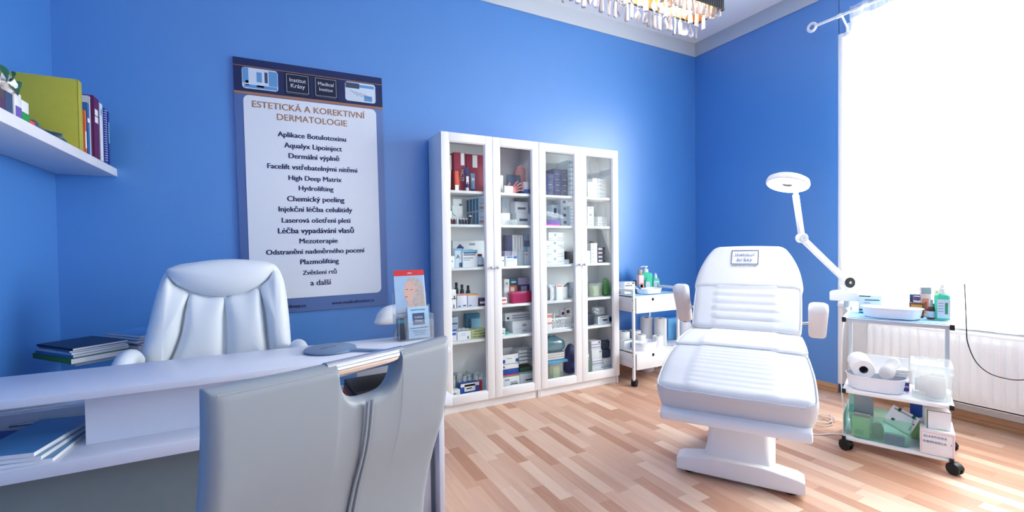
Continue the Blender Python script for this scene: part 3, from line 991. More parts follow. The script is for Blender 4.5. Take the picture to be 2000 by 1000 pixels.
def carton(name, label, cat, x0, x1, z0, z1, yf, dep, col, prints=(), ex=None, group=None, rz=0.0):
    w, h = x1 - x0, z1 - z0
    loc = ((x0 + x1) / 2, yf + dep / 2, z0)
    body = MB().box(-w / 2, -dep / 2, 0, w / 2, dep / 2, h, pm(col), min(.0012, w * .05))
    # folded end flap seam of the card
    body.box(-w / 2 + .002, -dep / 2 - .0003, h - .0016, w / 2 - .002, -dep / 2 + .0002, h - .001, M_STITCH)
    if not prints and not ex:
        o = body.build(name, None, loc, (0, 0, rz))
        return tag(o, label, cat, group)
    t = thing(name, label, cat, loc, rz, group)
    body.build('box_body', t)
    yy = -dep / 2
    if prints:
        printed(t, w, h, yy, prints)
    ink, white = mat('print_ink', (40, 44, 60), .6), mat('print_white', (245, 245, 248), .5)
    if ex == 'NCTF':
        text_obj('NCTF', white, t, (w * .2, yy - .0012, h * .42), (radians(90), radians(90), 0), width=.085, bold=.02)
        text_obj('135HA', pm('salmon'), t, (-w * .12, yy - .0012, h * .26), (radians(90), radians(90), 0), width=.07)
    elif ex == 'arc':
        b = MB()
        b.tube([(-w * .1 + w * .55 * cos(radians(a)), yy - .0006, h * .95 + h * .5 * sin(radians(a))) for a in range(180, 262, 8)], .003, pm('greenmid'), 6, flat=.3)
        b.build('green_stripe', t)
    elif ex == 'A':
        text_obj('A', ink, t, (-w * .1, yy - .0012, h * .55), FRONT, width=w * .5, bold=.01)
    elif ex == 'diamond':
        MB().box(-.022, -.0008, -.022, .022, .0008, .022, pm('navy'), 0, Matrix.Translation((-w * .28, yy - .001, h * .72)) @ Matrix.Rotation(radians(40), 4, 'Y')).build('blue_label', t)
    elif ex == 'hand':
        text_obj('ODBĚRY', ink, t, (-w * .1, yy - .0012, h * .8), FRONT, width=w * .5)
        text_obj('A 3ML INJEKČNÍ', ink, t, (0, yy - .0012, h * .5), FRONT, width=w * .85)
        text_obj('PLAST. ZKUMAVKY', ink, t, (0, yy - .0012, h * .2), FRONT, width=w * .85)
    elif ex == 'tufts':
        b = MB()
        for k in range(26):
            x, y = rnd.uniform(-w * .42, w * .42), rnd.uniform(-dep * .4, dep * .4)
            b.cyl((x, y, h - .004), (x + rnd.uniform(-.006, .006), y, h + rnd.uniform(.006, .016)), .003, M_ROLL, .0015, 6)
        b.build('swab_tips', t)
    return t


def round_item(kind, name, label, cat, x0, x1, z0, z1, yf, dep, col, prints, ex):
    w, h = x1 - x0, z1 - z0
    r = w / 2
    t = thing(name, label, cat, ((x0 + x1) / 2, yf + r, z0))
    cm_ = pm(ex or 'paper')
    if kind == 'tube':
        rings = []
        for k in range(9):
            u = k / 8
            zz = h * .16 + (h * .84) * u
            ry = r * (1 - u) * .9 + .0012 * u
            rx = r * (.78 + .22 * u)
            rings.append([Vector((rx * cos(2 * pi * i / 18), ry * sin(2 * pi * i / 18), zz)) for i in range(18)])
        MB().loft(rings, pm(col)).build('tube_body', t)
        MB().lathe([(r * .7, 0), (r * .72, h * .15), (r * .5, h * .17)], cm_, n=16).build('cap', t)
        if prints:
            b = MB()
            for f in prints:
                b.box(-r * .6, -r * (1 - f[1]) * .95, h * f[1], r * .6, -r * (1 - f[1]) * .95 + .002, h * f[3], pm(f[4]))
            b.build('label', t)
        return t
    prof = [(r * .9, 0), (r, h * .03), (r, h * .66), (r * .86, h * .74), (r * .5, h * .8), (r * .5, h * .82)]
    capz, capr = h * .82, r * .62
    if name in ('jar', 'pot'):
        prof = [(r * .9, 0), (r, h * .04), (r, h * .7), (r * .92, h * .72)]
        capz, capr = h * .72, r * .98
    elif name == 'dropper_bottle':
        prof = [(r * .9, 0), (r, h * .03), (r, h * .5), (r * .4, h * .6)]
        capz, capr = h * .6, r * .36
    MB().lathe(prof, pm(col)).build('bottle_body', t)
    MB().lathe([(capr, capz), (capr, h * .985), (capr * .9, h)], cm_).build('cap', t)
    if prints:
        b = MB()
        for f in prints:
            b.lathe([(r * 1.012, h * f[1] * .66), (r * 1.012, h * f[3] * .66)], pm(f[4]), cap=False)
        b.build('label', t)
    return t


def pouch(name, label, cat, x0, x1, z0, z1, yf, dep, col, prints=(), group=None, lean=6):
    w, h = x1 - x0, z1 - z0
    o = MB()
    q = random.Random(int(abs(x0 * 9999)))

    def fn(u, v, s):
        a, b = 2 * u - 1, 2 * v - 1
        k = max(0, (1 - a ** 4) * (1 - b ** 4)) ** .6
        wr = .12 * sin(a * 7 + b * 5 + x0 * 40) * k
        return Vector((a * w / 2 * (1 - .06 * abs(b) ** 3), s * dep / 2 * (k * (1 + wr)), h * v))
    for s in (-1, 1):
        o.grid(lambda u, v: fn(u, v, s), 14, 14, pm(col))
    bmesh.ops.remove_doubles(o.bm, verts=o.bm.verts, dist=1e-5)
    o = o.build(name, None, ((x0 + x1) / 2, yf + dep / 2, z0), (0, 0, 0))
    return tag(o, label, cat, group)


def bag(name, label, cat, x0, x1, z0, z1, yf, dep, col, prints=(), group=None):
    w, h = x1 - x0, z1 - z0
    q = random.Random(int(abs(x0 * 7777)))
    ph = [q.uniform(0, 6) for _ in range(6)]

    def fn(u, v):
        a = 2 * pi * u
        k = (1 - (2 * v - 1) ** 6) ** .5 if v < .5 else (1 - ((v - .5) * 2) ** 2.2 * .8)
        wob = 1 + .10 * sin(3 * a + ph[0] + 5 * v) + .06 * sin(7 * a + ph[1] - 9 * v)
        c, s = cos(a), sin(a)
        e = .62
        x = (abs(c) ** e) * (1 if c > 0 else -1)
        y = (abs(s) ** e) * (1 if s > 0 else -1)
        return Vector((x * w / 2 * k * min(1, wob), y * dep / 2 * k * min(1, wob), h * v * (1 - .08 * abs(sin(2 * a + ph[2])) * v)))
    o = MB()
    o.grid(fn, 40, 16, pm(col), True)
    loc = ((x0 + x1) / 2, yf + dep / 2, z0)
    if not prints:
        return tag(o.build(name, None, loc), label, cat, group)
    t = thing(name, label, cat, loc, 0, group)
    o.build('bag_body', t)
    b = MB()
    for f in prints:
        b.box(-w / 2 + f[0] * w, -dep / 2 - .002, h * f[1], -w / 2 + f[2] * w, -dep / 2 + .004, h * f[3], pm(f[4]))
    b.build('printed_panel', t)
    return t


def bin_box(name, label, cat, x0, x1, z0, z1, yf, dep, col, lid=False, fill=None, rz=0.0, loc=None, taper=.08):
    """a thin walled plastic tub; lid and contents are parts"""
    w, h = x1 - x0, z1 - z0
    t = thing(name, label, cat, loc or ((x0 + x1) / 2, yf + dep / 2, z0), rz)
    m = pm(col)
    th = .0015
    k = 1 - taper

    def ring(z, s, ins=0.0):
        return [Vector((x, y, z)) for x, y in rrect(-w / 2 * s + ins, -dep / 2 * s + ins, w / 2 * s - ins, dep / 2 * s - ins, min(w, dep) * .12)]
    zt = h * (.8 if lid else 1)
    b = MB()
    b.loft([ring(0, k, .004), ring(.003, k), ring(zt - .006, .985), ring(zt - .006, 1), ring(zt, 1), ring(zt, .985, th), ring(.004, k, th)], m)
    b.build('tub', t)
    if lid:
        b = MB()
        b.loft([ring(zt + .0005, 1.02), ring(zt + .01, 1.03), ring(h, .97), ring(h + .0005, .9)], m)
        b.build('lid', t)
    if fill:
        b = MB()
        q = random.Random(5)
        for i in range(7):
            ww = w * q.uniform(.25, .45)
            x = q.uniform(-w * .2, w * .2)
            y = -dep * .35 + i * dep * .11
            hh = zt * q.uniform(.45, .8)
            b.box(x - ww / 2, y, .006, x + ww / 2, y + .004, hh, pm(fill[i % len(fill)]), .001)
        b.build('filling', t)
    return t


def lattice_basket(name, label, cat, x0, x1, z0, z1, yf, dep, col):
    w, h = x1 - x0, z1 - z0
    t = thing(name, label, cat, ((x0 + x1) / 2, yf + dep / 2, z0))
    m = M_PLASW
    b = MB()
    b.box(-w / 2, -dep / 2, 0, w / 2, dep / 2, .003, m)
    for z in (.001, h - .012):
        for q in ((-w / 2, -dep / 2, w / 2, -dep / 2 + .003), (-w / 2, dep / 2 - .003, w / 2, dep / 2), (-w / 2, -dep / 2, -w / 2 + .003, dep / 2), (w / 2 - .003, -dep / 2, w / 2, dep / 2)):
            b.box(q[0], q[1], z, q[2], q[3], z + .012, m, .001)
    n = 9
    for sgn in (-1, 1):
        for k in range(-4, n + 4):
            xa, xb = -w / 2 + w * k / n, -w / 2 + w * (k + 4 * sgn) / n
            za, zb = .008, h - .008
            lo, hi = -w / 2, w / 2
            pts = []
            for s in range(13):
                u = s / 12
                x = xa + (xb - xa) * u
                if lo <= x <= hi:
                    pts.append((x, za + (zb - za) * u))
            if len(pts) > 1:
                for yy in (-dep / 2 + .0015, dep / 2 - .0015):
                    b.tube([(p[0], yy, p[1]) for p in (pts[0], pts[-1])], .0022, m, 5)
    b.build('lattice_tub', t)
    return t


def ear_model(name, label, cat, x0, x1, z0, z1, yf, dep):
    w, h = x1 - x0, z1 - z0
    t = thing(name, label, cat, ((x0 + x1) / 2, yf + dep / 2, z0))
    m = mat('pink_rubber', (228, 140, 146), .45, vary=.04, bump=.1, bscale=60)
    MB().box(-w * .34, -dep / 2, 0, w * .34, dep / 2, .014, m, .004).build('stand', t)
    out = smooth2([(-.30, .12), (-.18, .42), (-.36, .66), (-.28, .92), (.05, 1.0), (.38, .9), (.5, .66), (.36, .38), (.18, .22), (.02, .06), (-.16, .02)])
    out = [(p[0] * w, .012 + p[1] * (h - .012)) for p in out]
    MB().pillow(out, .012, m, lambda a, b, d: Vector((a, -d - .004, b))).build('ear_body', t)
    rim = smooth2([(-.26, .62), (-.2, .9), (.06, .97), (.36, .86), (.45, .64), (.3, .4), (.14, .26)], 4)[:-6]
    MB().tube([(p[0] * w, -.010, .012 + p[1] * (h - .012)) for p in rim], .011, m, 8).build('outer_rim', t)
    return t


def hand_model(name, label, cat, x0, x1, z0, z1, yf, dep):
    """small rubber practice hand lying with the palm up and the fingers curled towards the room"""
    w, h = x1 - x0, z1 - z0
    t = thing(name, label, cat, ((x0 + x1) / 2, yf + dep / 2, z0))
    m = mat('pink_rubber', (228, 140, 146), .45)
    b = MB()
    palm = smooth2([(-.46, .10), (-.46, .42), (-.2, .56), (.08, .5), (.14, .2), (.1, .03), (-.2, .0)], 4)
    b.pillow([(p[0] * w, p[1] * h) for p in palm], .012, m, lambda a, c, d: Vector((a, -d, c)), back=.012)
    for k, (ox, oz, ang, ln) in enumerate(((-.02, .5, 64, .050), (.04, .42, 45, .060), (.08, .32, 28, .064), (.09, .2, 10, .058))):
        a = radians(ang)
        p0 = Vector((ox * w, -.002, oz * h))
        d = Vector((cos(a), -.25, sin(a)))
        pts = curve_pts([p0 - d * .012, p0, p0 + d * ln * .45 + Vector((0, -.003, .002)), p0 + d * ln * .8 + Vector((0, -.008, 0)), p0 + d * ln + Vector((0, -.014, -.006))], 4)
        n = len(pts)
        rings = [[q + Vector((0, 0, 0)) for q in pts]]
        b.tube(pts, .0062, m, 8)
        b.lathe([(.0062, 0), (.005, .004), (.002, .006)], m, pts[-1], 8, True, pts[-1] - pts[-2])
    th = curve_pts([(-.34 * w, -.004, .36 * h), (-.36 * w, -.012, .58 * h), (-.30 * w, -.02, .78 * h)], 4)
    b.tube(th, .007, m, 8)
    b.build('hand_body', t)
    return t


for r in CAB:
    kind, name, label, cat, x0, x1, z0, z1, yf, dep, col, prints, ex = r
    a = (name, label, cat, x0, x1, z0, z1, yf, dep)
    if kind == 'carton':
        carton(*a, col, prints, ex)
    elif kind in ('tube', 'jar'):
        round_item(kind, *a, col, prints, ex)
    elif kind == 'pouch':
        pouch(*a, col)
    elif kind == 'bag':
        bag(*a, col, prints)
    elif kind == 'foodbox':
        bin_box(*a, col, lid=True)
    elif kind == 'stackbin':
        bin_box(*a, col, fill=('white', 'paleblue', 'limepale', 'salmon'))
    elif kind == 'basket':
        lattice_basket(*a, col)
    elif kind == 'ear':
        ear_model(*a)
    elif kind == 'hand':
        hand_model(*a)
    elif kind == 'tray':
        bin_box(*a, col)
    elif kind == 'openbox':
        w, h = x1 - x0, z1 - z0
        t = thing(name, label, cat, ((x0 + x1) / 2, yf + dep / 2, z0))
        b = MB()
        m = pm(col)
        b.box(-w / 2, -dep / 2, 0, w / 2, dep / 2, .003, m)
        b.box(-w / 2, -dep / 2, 0, w / 2, -dep / 2 + .003, h * .7, m)
        b.box(-w / 2, dep / 2 - .003, 0, w / 2, dep / 2, h, m)
        b.box(-w / 2, -dep / 2, 0, -w / 2 + .003, dep / 2, h * .85, m)
        b.box(w / 2 - .003, -dep / 2, 0, w / 2, dep / 2, h * .85, m)
        b.build('box_body', t)
        MB().box(-w / 2 + .004, -dep / 2 + .004, .004, w / 2 - .004, dep / 2 - .004, h * .5, mat('dark_brown_card', (52, 36, 40), .7)).build('lining', t)
        printed(t, w, h * .7, -dep / 2, prints)
    elif kind == 'traystack':
        w, h = x1 - x0, z1 - z0
        for k in range(3):
            hh = h / 3
            tb = MB()
            tb.loft([[Vector((p[0], p[1], z)) for p in rrect(-w / 2 * s, -dep / 2 * s, w / 2 * s, dep / 2 * s, .02)] for z, s in ((0, .9), (.001, .92), (hh * .94, 1), (hh * .95, .96), (hh * .3, .9))], M_ROLL)
            tag(tb.build('paper_tray', None, ((x0 + x1) / 2, yf + dep / 2, z0 + k * hh)), 'white paper kidney tray, %s of the three under the teal bag' % ('lowest', 'middle', 'topmost')[k], 'tray', 'paper trays in the right cabinet')
    elif kind == 'pad':
        w, h = x1 - x0, z1 - z0
        tb = MB()
        for k in range(3):
            tb.grid(lambda u, v: Vector((-w / 2 + w * u, -dep / 2 + dep * v, h * (.1 + .3 * k) + .002 * sin(9 * u + k) + .0015 * sin(11 * v + 2 * k))), 12, 8, pm(col))
        tb.box(-w / 2 + .002, -dep / 2 + .004, .001, w / 2 - .002, dep / 2 - .004, h * .72, pm(col), .003)
        tag(tb.build(name, None, ((x0 + x1) / 2, yf + dep / 2, z0)), label, cat)

ORD = ('bottom', 'second', 'third', 'fourth', 'fifth', 'sixth', 'seventh', 'top')
# navy cartons: five rows in the third column, top shelf
for row in range(5):
    h = .2275 / 5
    for c in range(3):
        if row == 4 and c == 0:
            continue
        x = -1.990 + c * .0715
        carton('treatment_carton', 'navy carton in the stack, %s row, %s column' % (('bottom', 'second', 'middle', 'fourth', 'top')[row], ('left', 'middle', 'right')[c]), 'box',
               x + .0007, x + .0705, 1.6105 + row * h, 1.6105 + row * h + h - .0008, -.20 + rnd.uniform(-.004, .004), .12, 'navy', [(.25, .42, .75, .62, 'slate')] + ([(.3, .03, .75, .10, 'paper')] if rnd.random() < .5 else []), None, 'navy cartons stacked on the top shelf')
for k in range(8):
    h = .310 / 8
    carton('slim_carton', 'white carton in the tall single pile beside the navy stack, number %s from the shelf' % ('one', 'two', 'three', 'four', 'five', 'six', 'seven', 'eight')[k], 'box', -1.771, -1.695, 1.6105 + k * h, 1.6105 + (k + 1) * h - .0008, -.195 + rnd.uniform(-.003, .003), .15,
           'paleblue', [(.15, .3, .42, .75, 'greyprint'), (.55, .35, .9, .8, 'ink')], None, 'white cartons in the tall pile')
for row in range(5):
    h = .17 / 5
    for c in range(2):
        if row == 4 and c == 0:
            continue
        x = -1.583 + c * .052
        carton('slim_carton', 'small white carton on the top right shelf, %s row, %s of the front pile' % (ORD[row], ('left', 'right')[c]), 'box', x, x + .0512, 1.6105 + row * h, 1.6105 + (row + 1) * h - .0008, -.22, .09, 'white', [(.2, .3, .5, .45, 'greyprint'), (.6, .2, .9, .35, 'greyprint')], None, 'small white cartons, top right shelf')
    x = -1.458
    carton('slim_carton', 'small white carton in the right hand pile of the top right shelf, %s' % ORD[row], 'box', x, x + .09, 1.6105 + row * h, 1.6105 + (row + 1) * h - .0008, -.205, .09, 'white', [(.1, .3, .4, .45, 'greyprint')], None, 'small white cartons, right pile')
# second shelf, right cabinet
zz = 1.3655
for k, (h, nm) in enumerate(((.03, 'bottom'), (.03, 'second'), (.078, 'tall third'), (.032, 'top'))):
    carton('medicine_box', 'white carton, %s of the pile at the left of the second right shelf' % nm, 'box', -1.588, -1.522, zz, zz + h - .0008, -.22, .08, 'white', [(.3, .4, .7, .6, 'greyprint')], None, 'white cartons on the second right shelf')
    zz += h
for row in range(4):
    for c in range(2):
        x = -1.468 + c * .05
        carton('slim_carton', 'tiny white carton of the right pile on the second right shelf, %s row, %s' % (ORD[row], ('left', 'right')[c]), 'box', x, x + .0492, 1.3655 + row * .022, 1.3655 + (row + 1) * .022 - .0006, -.21, .08, 'white', [(.2, .3, .6, .5, 'greyprint')], None, 'tiny white cartons')
for k in range(6):
    carton('slim_carton', 'pale carton in the narrow pile at the right of the third column, second shelf, %s' % ORD[k], 'box', -1.764, -1.702, 1.3655 + k * .0285, 1.3655 + (k + 1) * .0285 - .0008, -.2, .12, 'paleblue', [(.2, .3, .8, .7, 'paper')], None, 'pale cartons in the narrow pile')
# third shelf
for row in range(4):
    h = .262 / 4
    for c, (xa, xb) in enumerate(((-2.015, -1.912), (-1.911, -1.836))):
        carton('medicine_box', 'white carton with small blue square, %s row, %s pile' % (ORD[row] if row < 3 else 'top', ('left', 'right')[c]), 'box', xa + (.024 if row == 3 and c == 0 else 0), xb, 1.0505 + row * h, 1.0505 + (row + 1) * h - .0008, -.23 + .002 * c, .1, 'white',
               [(.72, .5, .92, .85, 'softblue'), (.1, .25, .55, .3, 'greyprint')] if c == 0 else [(.2, .3, .7, .36, 'greyprint')], None, 'white cartons with a blue square')
for k in range(5):
    carton('slim_carton', 'white carton in the narrow pile beside the dark labelled pile, %s' % ORD[k], 'box', -1.556, -1.488, 1.0505 + k * .0345, 1.0505 + (k + 1) * .0345 - .0008, -.22, .1, 'white', [(.1, .4, .5, .55, 'greyprint')], None, 'white cartons, third right shelf')
for k in range(3):
    carton('slim_carton', 'white carton at the far left of the third right shelf, %s' % ORD[k], 'box', -1.60, -1.560, 1.0505 + k * .036, 1.0505 + (k + 1) * .036 - .0008, -.215, .1, 'white', (), None, 'white cartons, far left pile')
for k in range(4):
    carton('medicine_box', 'dark blue carton with white and magenta label on the third right shelf, %s' % ORD[k], 'box', -1.466, -1.385, 1.0505 + k * .0345, 1.0505 + (k + 1) * .0345 - .0008, -.2, .1, 'inkblue', [(.08, .25, .62, .7, 'paper'), (.1, .72, .6, .85, 'magenta')], None, 'dark labelled cartons')
bk = MB().grid(lambda u, v: Vector((-.05 + .1 * u + .02 * v, .012 * sin(3 * u), .19 * v * (1 - .25 * u * u))), 8, 8, pm('inkblue'))
bk.grid(lambda u, v: Vector((-.05 + .1 * u + .02 * v, .014 + .012 * sin(3 * u), .19 * v * (1 - .25 * u * u))), 8, 8, pm('inkblue'))
tag(bk.build('pouch', None, (-1.425, -.085, 1.0505)), 'dark blue pouch standing behind the dark labelled cartons', 'pouch')
# PPC cartons, left cabinet second shelf
for row in range(2):
    h = .206 / 2
    for c in range(4):
        yf = -.215 + c * .047
        x0 = -2.600 - c * .006
        lab = 'blue sided white carton with orange letters, %s row, %s from the glass' % (('lower', 'upper')[row], ('first', 'second', 'third', 'fourth')[c])
        t = carton('medicine_box', lab, 'box', x0, x0 + .075, 1.3655 + row * h, 1.3655 + (row + 1) * h - .001, yf, .045, 'paleblue', [(.1, .55, .7, .6, 'greyprint')], None, 'orange lettered cartons')
        text_obj('PPC', mat('print_orange', (226, 110, 50), .5), t, (-.004, -.0235, .022), FRONT, width=.052, bold=.03)
        MB().box(-.0379, -.0215, .006, -.0372, .0215, h - .006, pm('tealmid')).build('printed_side', t)
# vials on that shelf
VX = (('brown glass vial, left of the pair', (86, 30, 26), -2.834, .023), ('brown glass vial, right of the pair', (86, 30, 26), -2.811, .02), ('clear glass vial beside the brown vials', (190, 204, 214), -2.790, .019),
      ('dark blue vial with silver cap, left of three', (20, 36, 56), -2.767, .021), ('dark blue vial with silver cap, middle of three', (20, 36, 56), -2.742, .022), ('dark blue vial with silver cap, right of three', (20, 36, 56), -2.717, .022),
      ('larger dark blue vial with silver cap', (18, 32, 52), -2.692, .036))
for lab, c, x, wd in VX:
    r = wd / 2
    h = .07 if wd > .03 else .046
    t = thing('vial', lab + ' on the second left shelf', 'vial', (x + r, -.245 + r, 1.3655), 0, 'vials on the second left shelf')
    MB().lathe([(r * .9, 0), (r, .002), (r, h * .68), (r * .55, h * .78), (r * .55, h * .84)], mat('glass_%d_%d_%d' % c, c, .08, vary=.02), n=14).build('vial_body', t)
    MB().lathe([(r * .62, h * .82), (r * .66, h * .98), (r * .5, h)], M_STEEL, n=14).build('cap', t)
# green striped boxes, second column floor
for k in range(4):
    h = (.38 - .267) / 4
    carton('suture_box', 'white box with green edge stripe, %s of four above the dark green box' % ORD[k], 'box', -2.262, -2.130, .2684 + k * h, .2684 + (k + 1) * h - .0008, -.205, .1, 'white', [(0, .8, 1, 1, 'greendark'), (.08, .2, .45, .7, 'paleblue'), (.55, .2, .9, .7, 'greyprint')], None, 'green striped boxes')
# wrapped syringe packets on the floor of the left cabinet
for k in range(13):
    x = -2.835 + (k % 7) * .041
    y = -.175 + (k // 7) * .045
    hh = .13 + rnd.uniform(-.01, .022)
    t = thing('sterile_packet', 'clear and green sterile packet in the %s row on the left cabinet floor, %s' % (('front', 'rear')[k // 7], ('far left', 'second', 'third', 'fourth', 'fifth', 'sixth', 'far right')[k % 7]), 'packet', (x, y, .1055), 0, 'sterile packets on the cabinet floor', rot=(radians(rnd.uniform(-5, 3)), radians(rnd.uniform(-5, 5)), radians(rnd.uniform(-12, 12))))
    MB().grid(lambda u, v: Vector((-.019 + .038 * u, -.006 * sin(pi * u) - .003 * sin(7 * v + k), hh * v)), 6, 10, pm('silver')).build('film', t)
    MB().box(-.018, .0005, .004, .018, .0015, hh * .93, pm('turq' if k % 3 else 'white')).build('backing_paper', t)
    MB().cyl((0, -.003, .012), (0, -.003, hh * .8), .004, M_PLASW, n=8).build('syringe', t)

# ------------------------------------------------------------------ wall shelf with binders
sh = MB().box(XL + .002, -2.3, 1.624, -4.752, -.002, 1.669, M_LAM, .002)
tag(sh.build('wall_shelf'), 'white floating wall shelf in the left corner under the binders', 'shelf')


def book(name, label, y, th, x0, h, dep, col, extras=(), mb=None):
    """upright volume standing parallel to the back wall with its spine towards the room"""
    t = thing(name, label, 'book' if 'book' in name else 'binder', (x0 - dep / 2, y, 1.6695), 0, 'binders and notebooks on the wall shelf')
    c = mat('cover_' + name + str(int(y * -1000)), col, .55, vary=.05, scale=30, bump=.05)
    pg = pm('paper')
    MB().box(-dep / 2, -th / 2, 0, dep / 2, -th / 2 + .0025, h, c, .001).build('front_cover', t)
    MB().box(-dep / 2, th / 2 - .0025, 0, dep / 2, th / 2, h, c, .001).build('back_cover', t)
    MB().box(dep / 2 - .003, -th / 2, 0, dep / 2, th / 2, h, c, .001).build('spine', t)
    MB().box(-dep / 2 + .004, -th / 2 + .003, .004, dep / 2 - .006, th / 2 - .003, h - .006, pg).build('pages', t)
    for e in extras:
        b = MB()
        b.box(dep / 2 - .0005, -th * e[2] / 2, h * e[0], dep / 2 + .0012, th * e[2] / 2, h * e[1], pm(e[3]))
        b.build('spine_label', t)
    return t


book('ring_binder', 'wide olive yellow binder, nearest of the shelf row', -.548, .050, -4.752, .318, .30, (176, 176, 62), mb=None)
book('paperback_book', 'thin orange and white book behind the yellow binder', -.488, .022, -4.752, .20, .20, (222, 110, 50), [(.1, .5, .7, 'paper')])
book('notebook', 'blue notebook with white edge behind the orange book', -.447, .032, -4.752, .246, .21, (52, 104, 172), [(.62, .70, .8, 'paper')])
book('notebook', 'pale grey binder between the blue notebook and the purple one', -.408, .020, -4.756, .290, .22, (196, 206, 216))
book('ring_binder', 'dark purple binder with two white spine labels', -.338, .085, -4.750, .305, .23, (92, 24, 84), [(.70, .80, .5, 'paper'), (.58, .68, .5, 'paper')])
book('ring_binder', 'white binder right of the purple one', -.262, .046, -4.750, .296, .23, (226, 232, 240), [(.8, .9, .5, 'softblue')])
sp = book('notebook', 'blue wire bound notebook closest to the corner wall', -.195, .042, -4.748, .288, .22, (36, 66, 168))
b = MB()
for k in range(22):
    z = .012 + k * .0125
    b.tube([(.11 + .006 * cos(a), -.012 + .012 * sin(a), z) for a in [radians(x) for x in range(0, 360, 45)]], .0014, M_METALW, 5, closed=True)
b.build('wire_spiral', sp)
book('notebook', 'dark blue notebook leaning on the corner wall', -.150, .024, -4.748, .284, .21, (28, 58, 150), [(.4, .8, .6, 'softblue')])
# small things before the binders
for k in range(7):
    t = MB()
    yy = -.66 - .052 * k
    t.grid(lambda u, v: Vector((-.06 + .12 * u, -.045 + .09 * v, .010 + .010 * sin(3 * u + k) * (1 - v) + .006 * sin(6 * v + k))), 8, 8, mat('sachet_foil', (186, 200, 212), .35, vary=.35, scale=40, bump=.3))
    t.grid(lambda u, v: Vector((-.06 + .12 * u, -.045 + .09 * v, .004 + .010 * sin(3 * u + k) * (1 - v) + .004 * sin(6 * v + k))), 8, 8, pm('softblue'))
    tag(t.build('sample_sachet', None, (-4.832, yy, 1.674 + .007 * ((k * 3) % 5)), (radians(8), radians(-6), .5 * k)), 'foil sample sachet in the heap before the yellow binder, %s from the wall' % ('first', 'second', 'third', 'fourth', 'fifth', 'sixth', 'seventh')[k], 'sachet', 'sample sachets on the wall shelf')


def shelf_carton(name, label, y0, y1, z1, x1, dep, col, prints, z0=1.6695):
    t = thing(name, label, 'box', (x1 - dep / 2, (y0 + y1) / 2, z0))
    w, h = y1 - y0, z1
    MB().box(-dep / 2, -w / 2, 0, dep / 2, w / 2, h, pm(col), .0015).build('box_body', t)
    b = MB()
    for f in prints:
        b.box(dep / 2 - .0003, -w / 2 + w * f[0], h * f[1], dep / 2 + .0008, -w / 2 + w * f[2], h * f[3], pm(f[4]))
    if prints:
        b.build('printed_panel', t)
    return t


shelf_carton('medicine_box', 'white box with violet square on the wall shelf edge', -1.152, -1.103, .086, -4.758, .07, 'white', [(.1, 0, .98, .45, 'violet')])
shelf_carton('medicine_box', 'white box with bright green base on the wall shelf', -1.101, -1.047, .072, -4.758, .07, 'white', [(0, 0, 1, .42, 'greenbag')])
shelf_carton('sticky_notes', 'small orange note pad at the edge of the wall shelf', -1.044, -1.0, .014, -4.757, .06, 'orangered', [])
shelf_carton('medicine_box', 'white box behind the violet square box', -1.15, -1.05, .115, -4.84, .05, 'white', [])
shelf_carton('cosmetic_box', 'brown and silver cosmetic box at the near end of the shelf', -1.33, -1.162, .070, -4.760, .08, 'brownish', [(0, .0, .66, .55, 'plum'), (.7, 0, 1, 1, 'slate'), (.1, .6, .5, .95, 'silver')])
fl = thing('flower_ornament', 'white flower ornament with dark leaves on the cosmetic box', 'ornament', (-4.79, -1.195, 1.741))
for (px_, py_, pz_, r) in ((0, -.05, .040, .058), (.015, .035, .032, .046), (-.02, .0, .066, .05)):
    pts = smooth2([(r * cos(radians(a)) * (1 if k % 2 else .72), r * sin(radians(a)) * (1 if k % 2 else .72)) for k, a in enumerate(range(0, 360, 36))], 4)
    MB().pillow(pts, .03, M_ROLL, lambda a, c, d: Vector((px_ + d * .9, py_ + a, pz_ + c * .8))).build('blossom', fl)
for (a0, l) in ((-.5, .085), (.25, .10), (1.2, .09), (2.4, .1)):
    MB().grid(lambda u, v: Vector((.03 + .012 * sin(pi * u), cos(a0) * l * u + (v - .5) * .03 * sin(pi * u), .03 + sin(a0) * l * u * .55 + (v - .5) * .028 * sin(pi * u) + .004 * cos(v * 6))), 10, 4, pm('greendark')).build('leaf', fl)

# ------------------------------------------------------------------ the reception desk
YN, YFAR, XR = -1.492, -1.118, -3.297
desk = thing('reception_desk', 'long white desk with an open lower shelf in front of the office chair', 'desk', (XL + .03, YN, 0))
DX = XR - (XL + .03)
MB().box(0, 0, .735, DX, YFAR - YN, .760, M_DESK, .0015).build('worktop', desk)
MB().box(0, 0, .512, DX, .40, .552, M_DESK, .0015).build('lower_board', desk)
MB().box(.0, .10, .0, DX - .04, .118, .512, mat('grey_laminate', (120, 134, 138), .45)).build('modesty_panel', desk)
MB().box(DX - .052, .03, 0, DX - .028, .40, .512, M_DESK, .001).build('side_panel', desk)
MB().box(DX - .17, .085, 0, DX - .075, .0995, .30, M_DESK, .001).build('side_panel', desk)
MB().box(.445, .13, .552, 1.02, .150, .735, M_DESK).build('divider_panel', desk)
MB().box(.445, .150, .552, .463, .37, .735, M_DESK).build('divider_panel', desk)
MB().box(1.34, .30, .552, DX - .05, .318, .735, M_DESK).build('divider_panel', desk)
for x, y, z in ((.30, .0995, .36), (1.05, .0995, .36)):
    MB().lathe([(.007, 0), (.007, .002), (0, .0025)], pm('black'), (x, y, z), 12, False, (0, -1, 0)).build('screw_cap', desk)
MB().lathe([(.011, 0), (.011, .006), (0, .007)], pm('black'), (.60, .06, .735), 12, False, (0, 0, -1)).build('screw_cap', desk)

